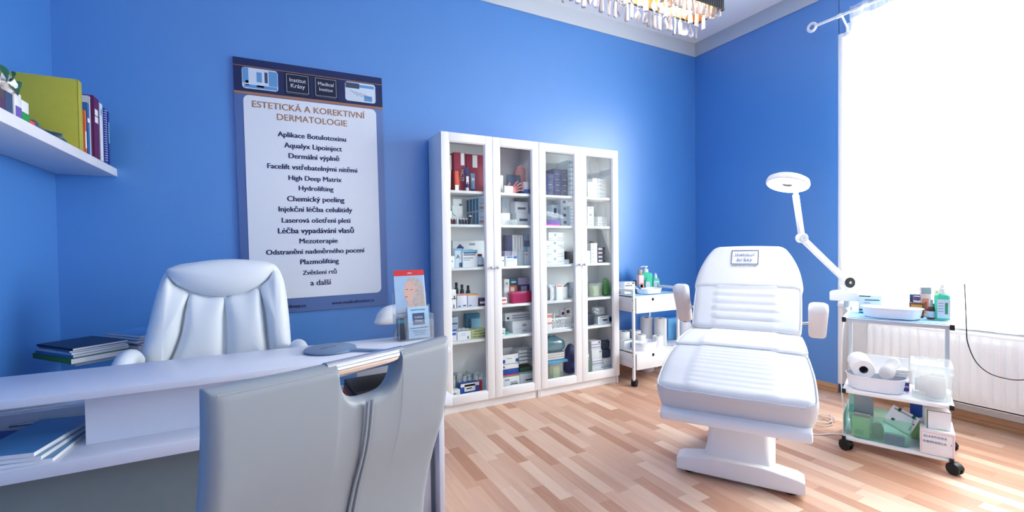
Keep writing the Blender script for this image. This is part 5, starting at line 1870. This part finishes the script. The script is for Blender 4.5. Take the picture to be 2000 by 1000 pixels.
def bottle(name, label, loc, w, d, h, col, cap_col, rz=0.0, neck=.3, cap_h=.12, flat=True, lab=None, text=None, pump=False, text_col='greenmid'):
    t = thing(name, label, 'bottle', loc, rz)
    hb = h * (1 - cap_h)
    b = MB()

    def rg(z, s):
        if flat:
            return [Vector((x, y, z)) for x, y in rrect(-w / 2 * s, -d / 2 * s, w / 2 * s, d / 2 * s, min(w, d) * s * .32)]
        return [Vector((w / 2 * s * cos(a * pi / 15), w / 2 * s * sin(a * pi / 15), z)) for a in range(30)]
    b.loft([rg(0, .93), rg(.004, 1), rg(hb * .86, 1), rg(hb * .93, .94), rg(hb * .975, .6), rg(hb, neck)], pm(col))
    b.build('bottle_body', t)
    rc = min(w, d) * .34
    b = MB()
    if pump:
        b.lathe([(rc, hb - .004), (rc, hb + h * cap_h * .45), (rc * .5, hb + h * cap_h * .5), (rc * .3, hb + h * cap_h * .55), (rc * .3, h - .012)], M_PLASW, n=18)
        b.lathe([(rc * .75, h - .012), (rc * .8, h), (0, h + .001)], M_PLASW, n=18)
        b.tube([(0, 0, h - .006), (-.03, -.004, h - .005), (-.05, -.008, h - .010)], .005, M_PLASW, 8)
        b.build('pump_head', t)
    else:
        b.lathe([(rc, hb - .004), (rc, hb + h * cap_h * .5), (rc * .6, hb + h * cap_h * .62), (rc * .5, h)], pm(cap_col), n=18)
        b.build('cap', t)
    if lab:
        b = MB()
        b.box(-w * .42, -d / 2 - .0010, hb * .08, w * .42, -d / 2 + .0004, hb * .78, pm(lab))
        lb = b.build('label', t)
        if text:
            text_obj(text, pm(text_col), lb, (w * .18, -d / 2 - .0016, hb * .42), FRONT, size=hb * .62, bold=.02)
            c = MB()
            for k in range(4):
                c.box(-w * .36, -d / 2 - .0015, hb * (.62 - .1 * k), -w * .02, -d / 2 - .0008, hb * (.65 - .1 * k), pm('greyprint'))
            c.build('print', lb)
    return t


def caster(parent, x, y, r=.03, rz=.4, top=.08):
    q = Vector((cos(rz), sin(rz), 0))
    s = Vector((-sin(rz), cos(rz), 0))
    c = Vector((x, y, r)) + q * .012
    b = MB()
    for k in (-1, 1):
        b.lathe([(r * .55, 0), (r * .95, .002), (r, .006), (r, .013), (r * .9, .017)], M_BLACK, c + s * (k * .005), 24, True, s * k)
    b.box(x - .009, y - .009, r * 1.6, x + .009, y + .009, top, M_BLACK, .002)
    b.loft([[c + q * (r * 1.06 * cos(a)) + Vector((0, 0, r * 1.06 * sin(a))) + s * sg * .02 for a in [radians(z) for z in range(10, 175, 15)]] for sg in (-1, 1)], M_BLACK, False, False)
    return b.build('caster', parent)


# ------------------------------------------------------------------ drawer trolley beside the cabinet
ta = thing('drawer_trolley', 'white two drawer trolley between the cabinet and the treatment chair', 'trolley', (-1.298, -.455, 0))
TW, TD = .545, .372
for x in (0, TW - .02):
    for y in (0, TD - .02):
        b = MB()
        b.box(x, y, .05, x + .02, y + .02, .825, M_METALW, .002)
        if x == 0:
            for z in (.735, .65, .26, .17):
                b.cyl((x - .001, y + .01, z), (x, y + .01, z), .004, M_BLACK, n=8)
        po = b.build('post', ta)
        caster(po, x + .01, y + .01, .03, .5 + x)
    MB().box(x, .02, .803, x + .02, TD - .02, .825, M_METALW, .002).build('side_rail', ta)
for nm, z0, z1 in (('upper', .62, .765), ('lower', .14, .285)):
    b = MB()
    b.box(.021, .012, z0 + .01, .026, TD - .01, z1 + .008, M_METALW, .001)
    b.box(TW - .026, .012, z0 + .01, TW - .021, TD - .01, z1 + .008, M_METALW, .001)
    b.box(.021, TD - .015, z0 + .01, TW - .021, TD - .010, z1 + .008, M_METALW, .001)
    b.box(.021, .012, z1 - .012, TW - .021, TD - .01, z1 - .002, M_METALW, .001)
    b.box(-.001, .022, z0 + .05, .0, TD - .022, z0 + .06, M_METALW)
    b.build('tray', ta)
    d = MB()
    d.box(.03, -.006, z0, TW - .021, .008, z1 - .008, M_METALW, .002)
    d.box(.035, .009, z0 + .006, TW - .035, TD - .03, z0 + .012, M_METALW)
    dr = d.build('drawer', ta)
    MB().lathe([(.013, 0), (.013, .003), (.008, .005), (0, .0055)], M_BLACK, (.215, -.006, (z0 + z1) / 2 + .04), 18, False, (0, -1, 0)).build('knob', dr)
ZA, ZL = .7635, .2835
sh = MB()
sh.grid(lambda u, v: Vector((-.235 + .47 * u, -.155 + .31 * v, .0015 + .0018 * sin(9 * u) * sin(7 * v))), 24, 16, mat('blue_drape', (150, 202, 236), .7, vary=.04))
tag(sh.build('paper_drape', None, (-1.026, -.268, ZA)), 'pale blue paper drape lying on the drawer trolley', 'drape')
ZA += .005
kidney('kidney_tray', 'white kidney tray at the front of the drawer trolley top', (-.985, -.325, ZA), radians(3), .26, .14, .045)
bottle('pump_bottle', 'large green pump bottle on the drawer trolley', (-.865, -.155, ZA), .115, .07, .235, 'mint', 'white', radians(-25), .3, .24, True, None, None, True)
bottle('spray_bottle', 'small green bottle with white cap and a figure 1 on the drawer trolley', (-.785, -.20, ZA), .065, .045, .165, 'mint', 'white', radians(-22), .35, .26, True, 'paleblue', '1')
bottle('lotion_bottle', 'pale green labelled bottle before the pump bottle', (-.905, -.215, ZA), .05, .035, .125, 'mint', 'mint', radians(-22), .6, .05, True, 'paleblue', None)
t = thing('lip_tube', 'tall slim tube with beige top on the drawer trolley', 'tube', (-.945, -.165, ZA))
MB().lathe([(.02, 0), (.021, .005), (.021, .10), (.019, .102)], pm('lilacwhite'), n=20).build('tube_body', t)
MB().lathe([(.0205, .102), (.021, .2), (.019, .205)], pm('beige'), n=20).build('cap', t)
carton('cosmetic_box', 'pink portrait box on the drawer trolley', 'box', -1.022, -.965, ZA, ZA + .155, -.235, .04, 'pinkbox', [(.1, .1, .9, .55, 'salmon'), (.25, .2, .75, .45, 'maroon')])
t = thing('roller_bottle', 'small bottle with black cap beside the white green box', 'bottle', (-1.085, -.245, ZA))
MB().lathe([(.015, 0), (.016, .004), (.016, .065)], pm('softblue'), n=16).build('bottle_body', t)
MB().lathe([(.0165, .065), (.0165, .112), (.014, .114)], M_BLACK, n=16).build('cap', t)
t = thing('vial', 'small dark violet bottle lying against the pink box', 'bottle', (-1.045, -.262, ZA))
MB().lathe([(.014, 0), (.015, .003), (.015, .04), (.007, .05)], pm('plum'), n=16).build('bottle_body', t)
MB().lathe([(.009, .05), (.009, .075), (.006, .078)], pm('softblue'), n=16).build('cap', t)
carton('gauze_box', 'white and green box at the left end of the drawer trolley top', 'box', -1.235, -1.115, ZA, ZA + .105, -.28, .06, 'white', [(.05, .66, .75, .74, 'greendark'), (.55, .1, .95, .2, 'turq'), (.2, .84, .5, .92, 'salmon'), (.7, .84, .95, .95, 'greendark')], None)
carton('gauze_box', 'white and green box behind the other at the trolley end', 'box', -1.20, -1.09, ZA, ZA + .10, -.20, .05, 'white', [(.6, .7, .95, .9, 'greendark')], None)
# lower tray
paper_roll('paper_roll', 'tall white paper roll at the back of the lower trolley shelf', (-.868, -.165, ZL), .058, .235, group=None)
paper_roll('paper_roll', 'tall white paper roll right at the front of the lower trolley shelf', (-.815, -.285, ZL), .056, .24)
paper_roll('paper_roll', 'short white roll before the tall rolls', (-.925, -.36, ZL), .046, .10, .014)
paper_roll('paper_roll', 'short white roll behind the kidney tray', (-1.035, -.255, ZL), .05, .105, .016)
paper_roll('paper_roll', 'short white roll at the back of the lower trolley shelf', (-.998, -.148, ZL), .054, .125, .018)
paper_roll('paper_roll', 'short white roll at the far left back of the lower trolley shelf', (-1.145, -.155, ZL), .058, .13, .018)
b = MB()
b.lathe([(.013, 0), (.013, .12), (.008, .125)], M_BLACK)
tag(b.build('spray_can', None, (-1.077, -.155, ZL)), 'slim black can among the rolls on the lower shelf', 'can')
kidney('kidney_tray', 'white kidney tray at the front of the lower trolley shelf', (-1.09, -.375, ZL), radians(4), .25, .13, .06, None, 2)
carton('wipes_pack', 'white wipes pack with a blue leaf at the left of the lower shelf', 'pack', -1.262, -1.165, ZL, ZL + .085, -.30, .05, 'white', [(.68, .15, .85, .75, 'softblue'), (0, .93, 1, 1, 'greendark')])

# low stand behind the treatment chair carrying two more rolls
lt = thing('low_stand', 'low white stand in the corner behind the treatment chair', 'stand', (-.50, -.26, 0))
MB().box(-.20, -.19, .25, .24, .19, .27, M_LAM, .003).build('top_board', lt)
for x in (-.19, .21):
    for y in (-.17, .15):
        MB().box(x, y, 0, x + .02, y + .02, .25, M_METALW, .002).build('leg', lt)
paper_roll('paper_roll', 'white paper roll on the low stand beside the trolley post', (-.455, -.25, .2705), .056, .185, .02)
paper_roll('paper_roll', 'white paper roll on the low stand nearest the treatment chair', (-.325, -.20, .2705), .052, .15, .02)
b = MB()
b.box(-.15, -.035, 0, .15, .035, .21, mat('blue_pack', (110, 182, 232), .5, vary=.05), .012)
tag(b.build('drape_pack', None, (-.43, -.125, .2705)), 'light blue pack standing behind the rolls on the low stand', 'pack')
b = MB()
b.lathe([(.06, 0), (.065, .01), (.075, .15), (.077, .155)], pm('lilacwhite'), n=28)
tag(b.build('waste_bin', None, (-.82, -.03 - .09, 0)), 'small pale bin on the floor behind the drawer trolley caster', 'bin')

# ------------------------------------------------------------------ shelf trolley by the window
TB_RZ = math.atan2(-.933, .36)
tb = thing('shelf_trolley', 'white three shelf trolley with black corner caps by the curtained window', 'trolley', (-1.075, -1.93, 0), TB_RZ)
BW, BD = .467, .375


def pB(a, b_, z):
    return Vector((-1.075 + .36 * a + .933 * b_, -1.93 - .933 * a + .36 * b_, z))


for z, t_ in ((.075, .014), (.35, .016), (.765, .02)):
    s_ = MB()
    s_.box(.012, .0, z - t_, BW - .012, BD - .02, z, M_LAM, .002)
    so = s_.build('shelf', tb)
    MB().box(.004, -.004, z - t_ - .002, BW - .004, .010, z - .001, M_GREYM if z > .7 else M_METALW, .002).build('front_rail', so)
    for x in (.0, BW - .018):
        MB().box(x, .004, z - t_ - .002, x + .018, BD, z + .002, M_METALW, .002).build('side_rail', so)
        MB().box(x - .001, -.011, z - t_ - .004, x + .0175, .005, z + .004, M_BLACK, .002).build('corner_cap', so)
for x in (0, BW - .02):
    MB().box(x, BD - .018, .055, x + .02, BD + .002, .79, M_GREYM, .003).build('post', tb)
MB().box(.02, BD - .022, .355, BW * .62, BD - .018, .50, M_METALW, .001).build('back_panel', tb)
for x in (.008, BW - .008):
    for y in (.008, BD - .02):
        caster(tb, x, y, .03, -.6, .062)
MB().box(.0, .02, .08, .004, BD - .03, .20, M_LAM, .001).build('side_panel', tb)
dr_ = MB()
dr_.grid(lambda u, v: Vector((.02 + .43 * u, .012 + .33 * v, .7665 + .0018 * sin(8 * u) * sin(9 * v) + .001)), 24, 16, mat('blue_drape', (150, 202, 236), .7))
o = dr_.build('paper_drape', None, (-1.075, -1.93, 0), (0, 0, TB_RZ))
tag(o, 'pale blue paper drape on the top shelf of the shelf trolley', 'drape')
ZT, ZM, ZBt = .7705, .3525, .0775


def onB(fn, a, b_, z, rz=0.0):
    return tuple(pB(a, b_, z)), TB_RZ + rz


def cartonB(name, label, a0, a1, h, bf, dep, z, col, prints=(), rz=0.0, ex=None, rot=None):
    t = carton(name, label, 'box', -(a1 - a0) / 2, (a1 - a0) / 2, 0, h, -dep / 2, dep, col, prints, ex)
    t.location = pB((a0 + a1) / 2, bf + dep / 2, z)
    t.rotation_euler = rot if rot else (0, 0, TB_RZ + rz)
    return t


tgb = cartonB('glove_box', 'white and green box under the lamp arm on the shelf trolley', .058, .165, .105, .25, .06, ZT, 'paleblue', [(0, .12, .6, .22, 'greendark'), (0, .0, .6, .06, 'blue'), (.25, .72, .9, .78, 'slate'), (.2, .55, .5, .6, 'greyprint'), (0, .93, .5, 1, 'greendark')], .12)
k_ = kidney('kidney_tray', 'long white kidney tray on the top shelf of the shelf trolley', pB(.215, .11, ZT), TB_RZ + .02, .27, .15, .058)
cartonB('cosmetic_box', 'tall pink box with a portrait on the shelf trolley', .338, .382, .165, .27, .035, ZT, 'pinkbox', [(.08, .1, .75, .62, 'salmon'), (.25, .2, .6, .5, 'skinpink'), (0, .78, 1, 1, 'greyprint')], .25)
cartonB('cosmetic_box', 'dark topped box behind the amber jar on the shelf trolley', .292, .335, .125, .25, .035, ZT, 'white', [(0, .5, 1, 1, 'slate'), (.1, .3, .6, .5, 'mint')], .1)
cartonB('cosmetic_box', 'brown box with gold label on the shelf trolley', .292, .352, .082, .195, .04, ZT, 'amber', [(.1, .12, .9, .88, 'gold'), (.35, .25, .65, .5, 'paleblue')], .05)
t = thing('jar', 'small jar with a dark violet lid on the brown gold labelled box', 'jar', pB(.324, .215, ZT + .0825))
MB().lathe([(.014, 0), (.016, .003), (.016, .012)], pm('paleblue')).build('jar_body', t)
MB().lathe([(.0175, .012), (.0175, .034), (.015, .036)], pm('plum')).build('cap', t)
t = thing('dropper_bottle', 'amber glass dropper bottle with white label on the shelf trolley', 'bottle', pB(.384, .17, ZT))
MB().lathe([(.019, 0), (.021, .003), (.021, .05), (.014, .064), (.008, .07)], mat('amber_glass', (92, 40, 18), .1), n=24).build('bottle_body', t)
MB().lathe([(.0213, .010), (.0213, .044)], pm('paleblue'), n=24, cap=False).build('label', t)
MB().lathe([(.010, .068), (.010, .085), (.005, .09), (.006, .105), (0, .108)], pm('greyprint'), n=16).build('cap', t)
bt = bottle('disinfectant_bottle', 'green bottle with a large figure 1 and white cap on the shelf trolley', pB(.426, .165, ZT), .062, .045, .19, 'mint', 'white', TB_RZ + .22, .45, .24, True, 'paleblue', '1')
cartonB('cosmetic_box', 'slim beige box behind the green bottle on the shelf trolley', .402, .432, .15, .285, .03, ZT, 'beige', [(0, .6, .4, 1, 'limepale')], .2)
# middle shelf
k_ = kidney('kidney_tray', 'large white kidney tray holding the rolls on the middle trolley shelf', pB(.145, .10, ZM), TB_RZ + .03, .272, .16, .08, None, 1)
paper_roll('paper_roll', 'thick white paper roll lying in the kidney tray', pB(.095, .06, ZM + .112), .054, .17, .021, rot=(radians(-84), 0, TB_RZ + .22))
t = thing('towel_roll', 'rolled white towel lying beside the paper roll', 'towel', pB(.19, .055, ZM + .10), 0, None, rot=(radians(-72), 0, TB_RZ - .25))
b = MB()
rings = []
for k in range(14):
    u = k / 13
    r = .033 * (1 + .07 * sin(9 * u)) * min(1, .75 + 3 * min(u, 1 - u))
    rings.append([Vector((r * cos(a) * (1 + .05 * sin(3 * a + 6 * u)), r * sin(a), .16 * u)) for a in [2 * pi * j / 24 for j in range(24)]])
b.loft(rings, M_CLOTH)
b.build('towel', t)
for k in range(3):
    b = MB()
    b.box(-.045, -.035, 0, .045, .035, .013, M_ROLL, .005)
    o = b.build('gauze_pad', None, pB(.245, .155, ZM + .085 + .0135 * k), (0, 0, TB_RZ + .1 * k))
    tag(o, 'white folded gauze pad behind the towel roll, %s' % ('lowest', 'middle', 'topmost')[k], 'pad', 'gauze pads on the shelf trolley')
cartonB('medicine_box', 'small purple box between the kidney tray and the clear box', .268, .292, .048, .165, .03, ZM, 'purple', [(.1, .4, .9, .6, 'lilac')], .1)
cb = bin_box('storage_box', 'clear plastic storage box with lid on the middle shelf of the trolley', 'box', 0, .175, 0, .185, 0, .25, 'clear', True, ('white', 'paleblue', 'white', 'paleblue'), TB_RZ, pB(.382, .155, ZM), .12)
# bottom shelf
bk = bin_box('basket', 'translucent mint basket filled with supplies on the bottom shelf of the trolley', 'basket', 0, .285, 0, .145, 0, .19, 'teal', False, None, TB_RZ, pB(.168, .10, ZBt), .14)
b2 = bin_box('basket', 'second mint basket at the left end of the bottom trolley shelf', 'basket', 0, .10, 0, .22, 0, .12, 'teal', False, None, TB_RZ, pB(.07, .29, ZBt), .1)
cartonB('bandage_box', 'pale grey box standing upright in the mint basket', .045, .135, .13, .125, .05, ZBt + .105, 'greyprint', [(0, .95, 1, 1, 'ink')])
cartonB('support_box', 'white dressing box under the pale grey one in the mint basket', .045, .135, .1, .125, .05, ZBt + .0042, 'white')
cartonB('medicine_pack', 'red and white pack in the mint basket', .048, .125, .115, .09, .022, ZBt + .0042, 'white', [(0, .72, 1, 1, 'red'), (.2, .78, .9, .86, 'paper')])
t = cartonB('catheter_box', 'white box with dark green stripes tilted in the mint basket', .0, .125, .105, .0, .09, 0, 'white', [(.1, .82, .9, .9, 'greyprint'), (.2, .2, .32, .36, 'ink'), (.86, .5, .94, .6, 'red'), (.86, .18, .92, .45, 'greendark')], 0)
t.location = pB(.236, .095, ZBt + .075)
t.rotation_euler = (radians(-24), radians(24), TB_RZ - .1)
b = MB()
for x in (-.035, .03):
    b.box(x, -.0452, .095, x + .014, .0452, .1056, pm('greendark'))
    b.box(x, -.046, .085, x + .014, -.0449, .105, pm('greendark'))
b.build('green_stripe', t)
cartonB('medicine_box', 'purple box showing through the mint basket', .19, .275, .052, .022, .03, ZBt + .0042, 'lilac', [(0, 0, 1, 1, 'purple')])
cartonB('plaster_box', 'pale yellow box with dotted print at the left of the mint basket', .043, .125, .105, .034, .03, ZBt + .0042, 'limepale', [(.2 + .12 * (k % 4), .12 + .1 * (k // 4), .28 + .12 * (k % 4), .18 + .1 * (k // 4), 'tealdark') for k in range(12)])
t = thing('bottle', 'round dark green bottle in the middle of the mint basket', 'bottle', pB(.158, .075, ZBt + .0045))
MB().lathe([(.026, 0), (.028, .004), (.028, .06), (.018, .082), (.009, .088)], pm('greendark')).build('bottle_body', t)
MB().lathe([(.010, .088), (.010, .102), (.006, .104)], M_PLASW).build('cap', t)
cartonB('document_box', 'white box labelled ELASTICKÁ OBINADLA by hand on the bottom trolley shelf', .336, .470, .128, -.002, .22, ZBt, 'white', [(.03, .04, .06, .9, 'pinkbox'), (.93, .04, .97, .9, 'pinkbox'), (.03, .88, .97, .93, 'pinkbox')])
lb_ = [o for o in COL.objects if o.get('label', '').startswith('white box labelled ELASTICK')][0]
text_obj('ELASTICKÁ', mat('marker_blue', (74, 84, 140), .6), lb_, (-.008, -.112, .096), FRONT, width=.088, spacing=1.3)
text_obj('OBINADLA  ?', mat('marker_blue', (74, 84, 140), .6), lb_, (.0, -.112, .068), FRONT, width=.11, spacing=1.25)
cartonB('glove_box', 'white box with green edges standing on the handwritten box', .355, .450, .098, .03, .13, ZBt + .1285, 'white', [(0, .97, 1, 1, 'greendark'), (0, 0, .04, 1, 'greendark'), (.4, 0, .8, .05, 'limepale')], .12)
cartonB('glove_box', 'pale green box behind the white box with green edges', .30, .352, .13, .21, .12, ZBt, 'limepale', [(0, .9, 1, 1, 'greendark')])
cartonB('medicine_box', 'deep blue box on the pale green box at the back of the bottom shelf', .296, .356, .075, .20, .08, ZBt + .1305, 'blue2')

# ------------------------------------------------------------------ magnifier lamp
ml = thing('magnifier_lamp', 'white magnifier ring lamp on a jointed arm above the treatment chair', 'lamp', (-.755, -1.80, .80))
o0 = Vector((-.755, -1.80, .80))
b = MB()
q = Matrix.Rotation(TB_RZ, 4, 'Z')
b.prism([(-.088, .028), (.088, .028), (.088, .052), (.055, .086), (-.055, .092), (-.088, .085)], -.04, .04, M_PLASW, 'y', .006)
b.bm.transform(q)
b.build('base_box', ml)
b = MB()
b.cyl((0, 0, -.035), (0, 0, .03), .017, M_GREYM)
b.box(-.03, -.012, -.03, .03, .012, -.012, M_GREYM, .003)
b.build('clamp', ml)
J0 = Vector((-.761, -1.805, .945)) - o0
J1 = Vector((-1.01, -1.667, 1.229)) - o0
J2 = Vector((-1.040, -1.646, 1.505)) - o0
HC = Vector((-1.085, -1.625, 1.585)) - o0
side = Vector((.45, .89, 0)).normalized()
for nm, p, r in (('lower_joint', J0, .040), ('elbow_joint', J1, .030)):
    b = MB()
    b.lathe([(r * .8, -.022), (r, -.018), (r, .018), (r * .8, .022)], M_PLASW, p, 28, True, side)
    b.lathe([(r * .82, .0221), (r * .82, .024), (0, .0245)], M_BLACK if r > .035 else M_STEEL, p, 24, True, -side)
    b.cyl(p + side * -.026, p + side * -.022, r * .22, M_STEEL)
    jo = b.build('joint', ml)
b = MB()
b.cyl((0, 0, .08), J0 - Vector((0, 0, .03)), .016, M_PLASW)
b.build('neck', ml)
for a, c, wd in ((J0, J1, .0185), (J1, J2, .0165)):
    d = (c - a).normalized()
    pr_ = d.cross(side).normalized()
    b = MB()
    rings = []
    for u in (0, .02, .98, 1):
        p = a.lerp(c, u)
        k = 1 if .01 < u < .99 else .8
        rings.append([p + side * x + pr_ * y for x, y in rrect(-.012 * k, -wd * k, .012 * k, wd * k, .006 * k, 3)])
    b.loft(rings, M_PLASW)
    b.build('arm', ml)
nrm = Vector((-.33, 0, -.94)).normalized()
qh = Vector((0, 0, 1)).rotation_difference(nrm)
hm_ = qh.to_matrix().to_4x4()
hm_.translation = HC
b = MB()
b.lathe([(.030, -.022), (.100, -.022), (.116, -.012), (.122, .006), (.121, .020), (.114, .024), (.030, .020)], M_PLASW, n=56, cap=False)
b.bm.transform(hm_)
hd = b.build('lamp_head', ml)
b = MB()
b.lathe([(.030, .0215), (.080, .0262), (.113, .0245)], mat('ring_light', (255, 255, 255), .4, vary=0, emit=12), n=56, cap=False)
b.bm.transform(hm_)
b.build('ring_light', hd)
b = MB()
b.lathe([(0, .014), (.016, .0135), (.031, .010)], glass_mat('lens_glass', (250, 252, 255), .08), n=40, cap=False)
b.bm.transform(hm_)
b.build('lens', hd)
b = MB()
e = hm_.inverted() @ J2
b.tube(curve_pts([J2, J2.lerp(hm_ @ Vector((e.x * 1.2, e.y * 1.2, .0)), .6), hm_ @ (Vector((e.x, e.y, 0)).normalized() * .118)]), .013, M_PLASW)
b.build('yoke', ml)
b = MB()
d2 = (hm_.inverted().to_3x3() @ Vector((.884, -.467, 0)))
d2 = Vector((d2.x, d2.y, 0)).normalized()
pt = d2 * .085
tn = Vector((-d2.y, d2.x, 0))
b.tube([hm_ @ (pt - tn * .02 + Vector((0, 0, -.022))), hm_ @ (pt - tn * .02 + Vector((0, 0, -.04))), hm_ @ (pt + tn * .02 + Vector((0, 0, -.04))), hm_ @ (pt + tn * .02 + Vector((0, 0, -.022)))], .004, M_PLASW)
b.build('grip', hd)
# its supply cord down the trolley post and over the floor
b = MB()
b.tube(curve_pts([(-.80, -1.835, .80), (-.87, -1.86, .77), (-.935, -1.87, .70), (-.958, -1.868, .53), (-.955, -1.868, .33), (-.940, -1.873, .21), (-.93, -1.874, .13), (-.905, -1.86, .05), (-.87, -1.83, .008), (-.93, -1.785, .005), (-1.00, -1.755, .005), (-1.06, -1.68, .005), (-1.10, -1.58, .005)]), .0042, M_PLASW, 8)
tag(b.build('cord'), 'white lamp cord hanging down the left side of the shelf trolley', 'cord')

# ------------------------------------------------------------------ chandelier
CX, CY, CZ = -2.365, -1.674, 2.42
HL, HW_ = .50, .087
cl = thing('chandelier', 'long black pleated box chandelier with gold inside and crystal drops', 'chandelier', (CX, CY, CZ))
m_pl = mat('black_pleat', (16, 26, 38), .5, vary=.1)
m_gold = mat('gold_lining', (150, 106, 58), .4, .5, vary=.1)
b = MB()
outl = []
per = [(-HL, -HW_), (HL, -HW_), (HL, HW_), (-HL, HW_)]
for (x0, y0), (x1, y1) in zip(per, per[1:] + per[:1]):
    n = int(Vector((x1 - x0, y1 - y0)).length / .0085)
    d = Vector((x1 - x0, y1 - y0)).normalized()
    nr = Vector((d.y, -d.x))
    for k in range(n):
        p = Vector((x0, y0)).lerp(Vector((x1, y1)), k / n)
        outl.append(p + nr * (.0022 if k % 2 else 0))
b.loft([[Vector((p.x, p.y, z)) for p in outl] for z in (0, .19)], m_pl, True, False)
b.build('pleated_shade', cl, smooth=False)
b = MB()
i = .006
ring = [(-HL + i, -HW_ + i), (HL - i, -HW_ + i), (HL - i, HW_ - i), (-HL + i, HW_ - i)]
b.loft([[Vector((x, y, z)) for x, y in ring] for z in (.003, .188)], m_gold, True, False)
b.build('gold_lining', cl)
b = MB()
for (x0, y0), (x1, y1) in zip(per, per[1:] + per[:1]):
    b.tube([(x0, y0, .001), (x1, y1, .001)], .004, M_BLACK, 6)
b.build('bottom_rim', cl)
MB().box(-HL + .01, -HW_ + .01, .172, HL - .01, HW_ - .01, .18, mat('steel_plate', (170, 160, 140), .3, .9)).build('top_plate', cl)
b = MB()
for x in (-.34, .34):
    b.cyl((x, 0, .18), (x, 0, ZC - CZ), .003, M_STEEL, n=8)
b.box(-.42, -.04, ZC - CZ - .03, .42, .04, ZC - CZ, M_STEEL, .004)
b.build('suspension', cl)
m_bulb = mat('warm_bulb', (255, 232, 190), .4, vary=0, emit=7)
for x in (-.36, -.12, .12, .36):
    MB().lathe([(.0, -.05), (.012, -.045), (.017, -.03), (.015, -.012), (.009, .0)], m_bulb, (x, 0, .10), 16).build('bulb', cl)
m_cry = mat('crystal', (250, 250, 255), .03, 0, .6, 0, trans=.6, ior=1.5)
MATS['crystal'].node_tree.nodes['Principled BSDF'].inputs['Emission Strength'].default_value = 0


def drop(kind):
    b = MB()
    if kind == 0:        # long prism
        b.lathe([(.002, 0), (.0065, -.004), (.0100, -.052), (.0085, -.058), (.0, -.060)], m_cry, n=6)
    elif kind == 1:      # pear
        b.lathe([(.001, 0), (.004, -.012), (.0105, -.034), (.0115, -.042), (.008, -.051), (0, -.054)], m_cry, n=12)
    elif kind == 2:      # kite
        b.lathe([(.001, 0), (.0125, -.022), (.0105, -.032), (0, -.052)], m_cry, n=4)
    else:                # flat bevelled bar
        b.box(-.009, -.004, -.058, .009, .004, -.002, m_cry, .002)
    b.bm.transform(Matrix.Diagonal((1.35, 1.35, 1.25, 1)))
    b.lathe([(0, .012), (.006, .009), (.0075, .005), (.006, .001), (0, -.001)], m_cry, n=8)
    return b


protos = {}
b_str = MB()
cnt = 0
q = random.Random(11)
for row, (yy, nx, zoff) in enumerate(((HW_ - .012, 26, -.018), (.028, 22, .022), (-.03, 22, .045), (-HW_ + .016, 25, .024))):
    for k in range(nx):
        x = -HL + .025 + (2 * HL - .05) * (k + q.uniform(-.15, .15)) / (nx - 1)
        kind = (k * 7 + row * 3 + q.randint(0, 1)) % 4
        z = zoff + q.uniform(-.010, .012)
        if kind not in protos:
            o = drop(kind).build('crystal_drop', cl, (x, yy, z), (0, 0, q.uniform(0, 1.5)))
            protos[kind] = o
        else:
            o = protos[kind].copy()
            COL.objects.link(o)
            o.location = (x, yy, z)
            o.rotation_euler = (q.uniform(-.06, .06), q.uniform(-.06, .06), q.uniform(0, 1.5))
        nb = max(2, int((.165 - z - .012) / .012))
        for j in range(nb):
            b_str.lathe([(0, -.0042), (.0042, 0), (0, .0042)], m_cry, (x, yy, z + .018 + j * .012), 5, False)
b_str.build('bead_strings', cl)
for x in (-.3, 0, .3):
    l = bpy.data.lights.new('chandelier_bulb_light', 'POINT')
    l.energy = 6.5
    l.color = (1.0, .87, .72)
    l.shadow_soft_size = .02
    lo_ = bpy.data.objects.new('chandelier_bulb_light', l)
    lo_.location = (CX + x, CY, CZ + .03)
    COL.objects.link(lo_)
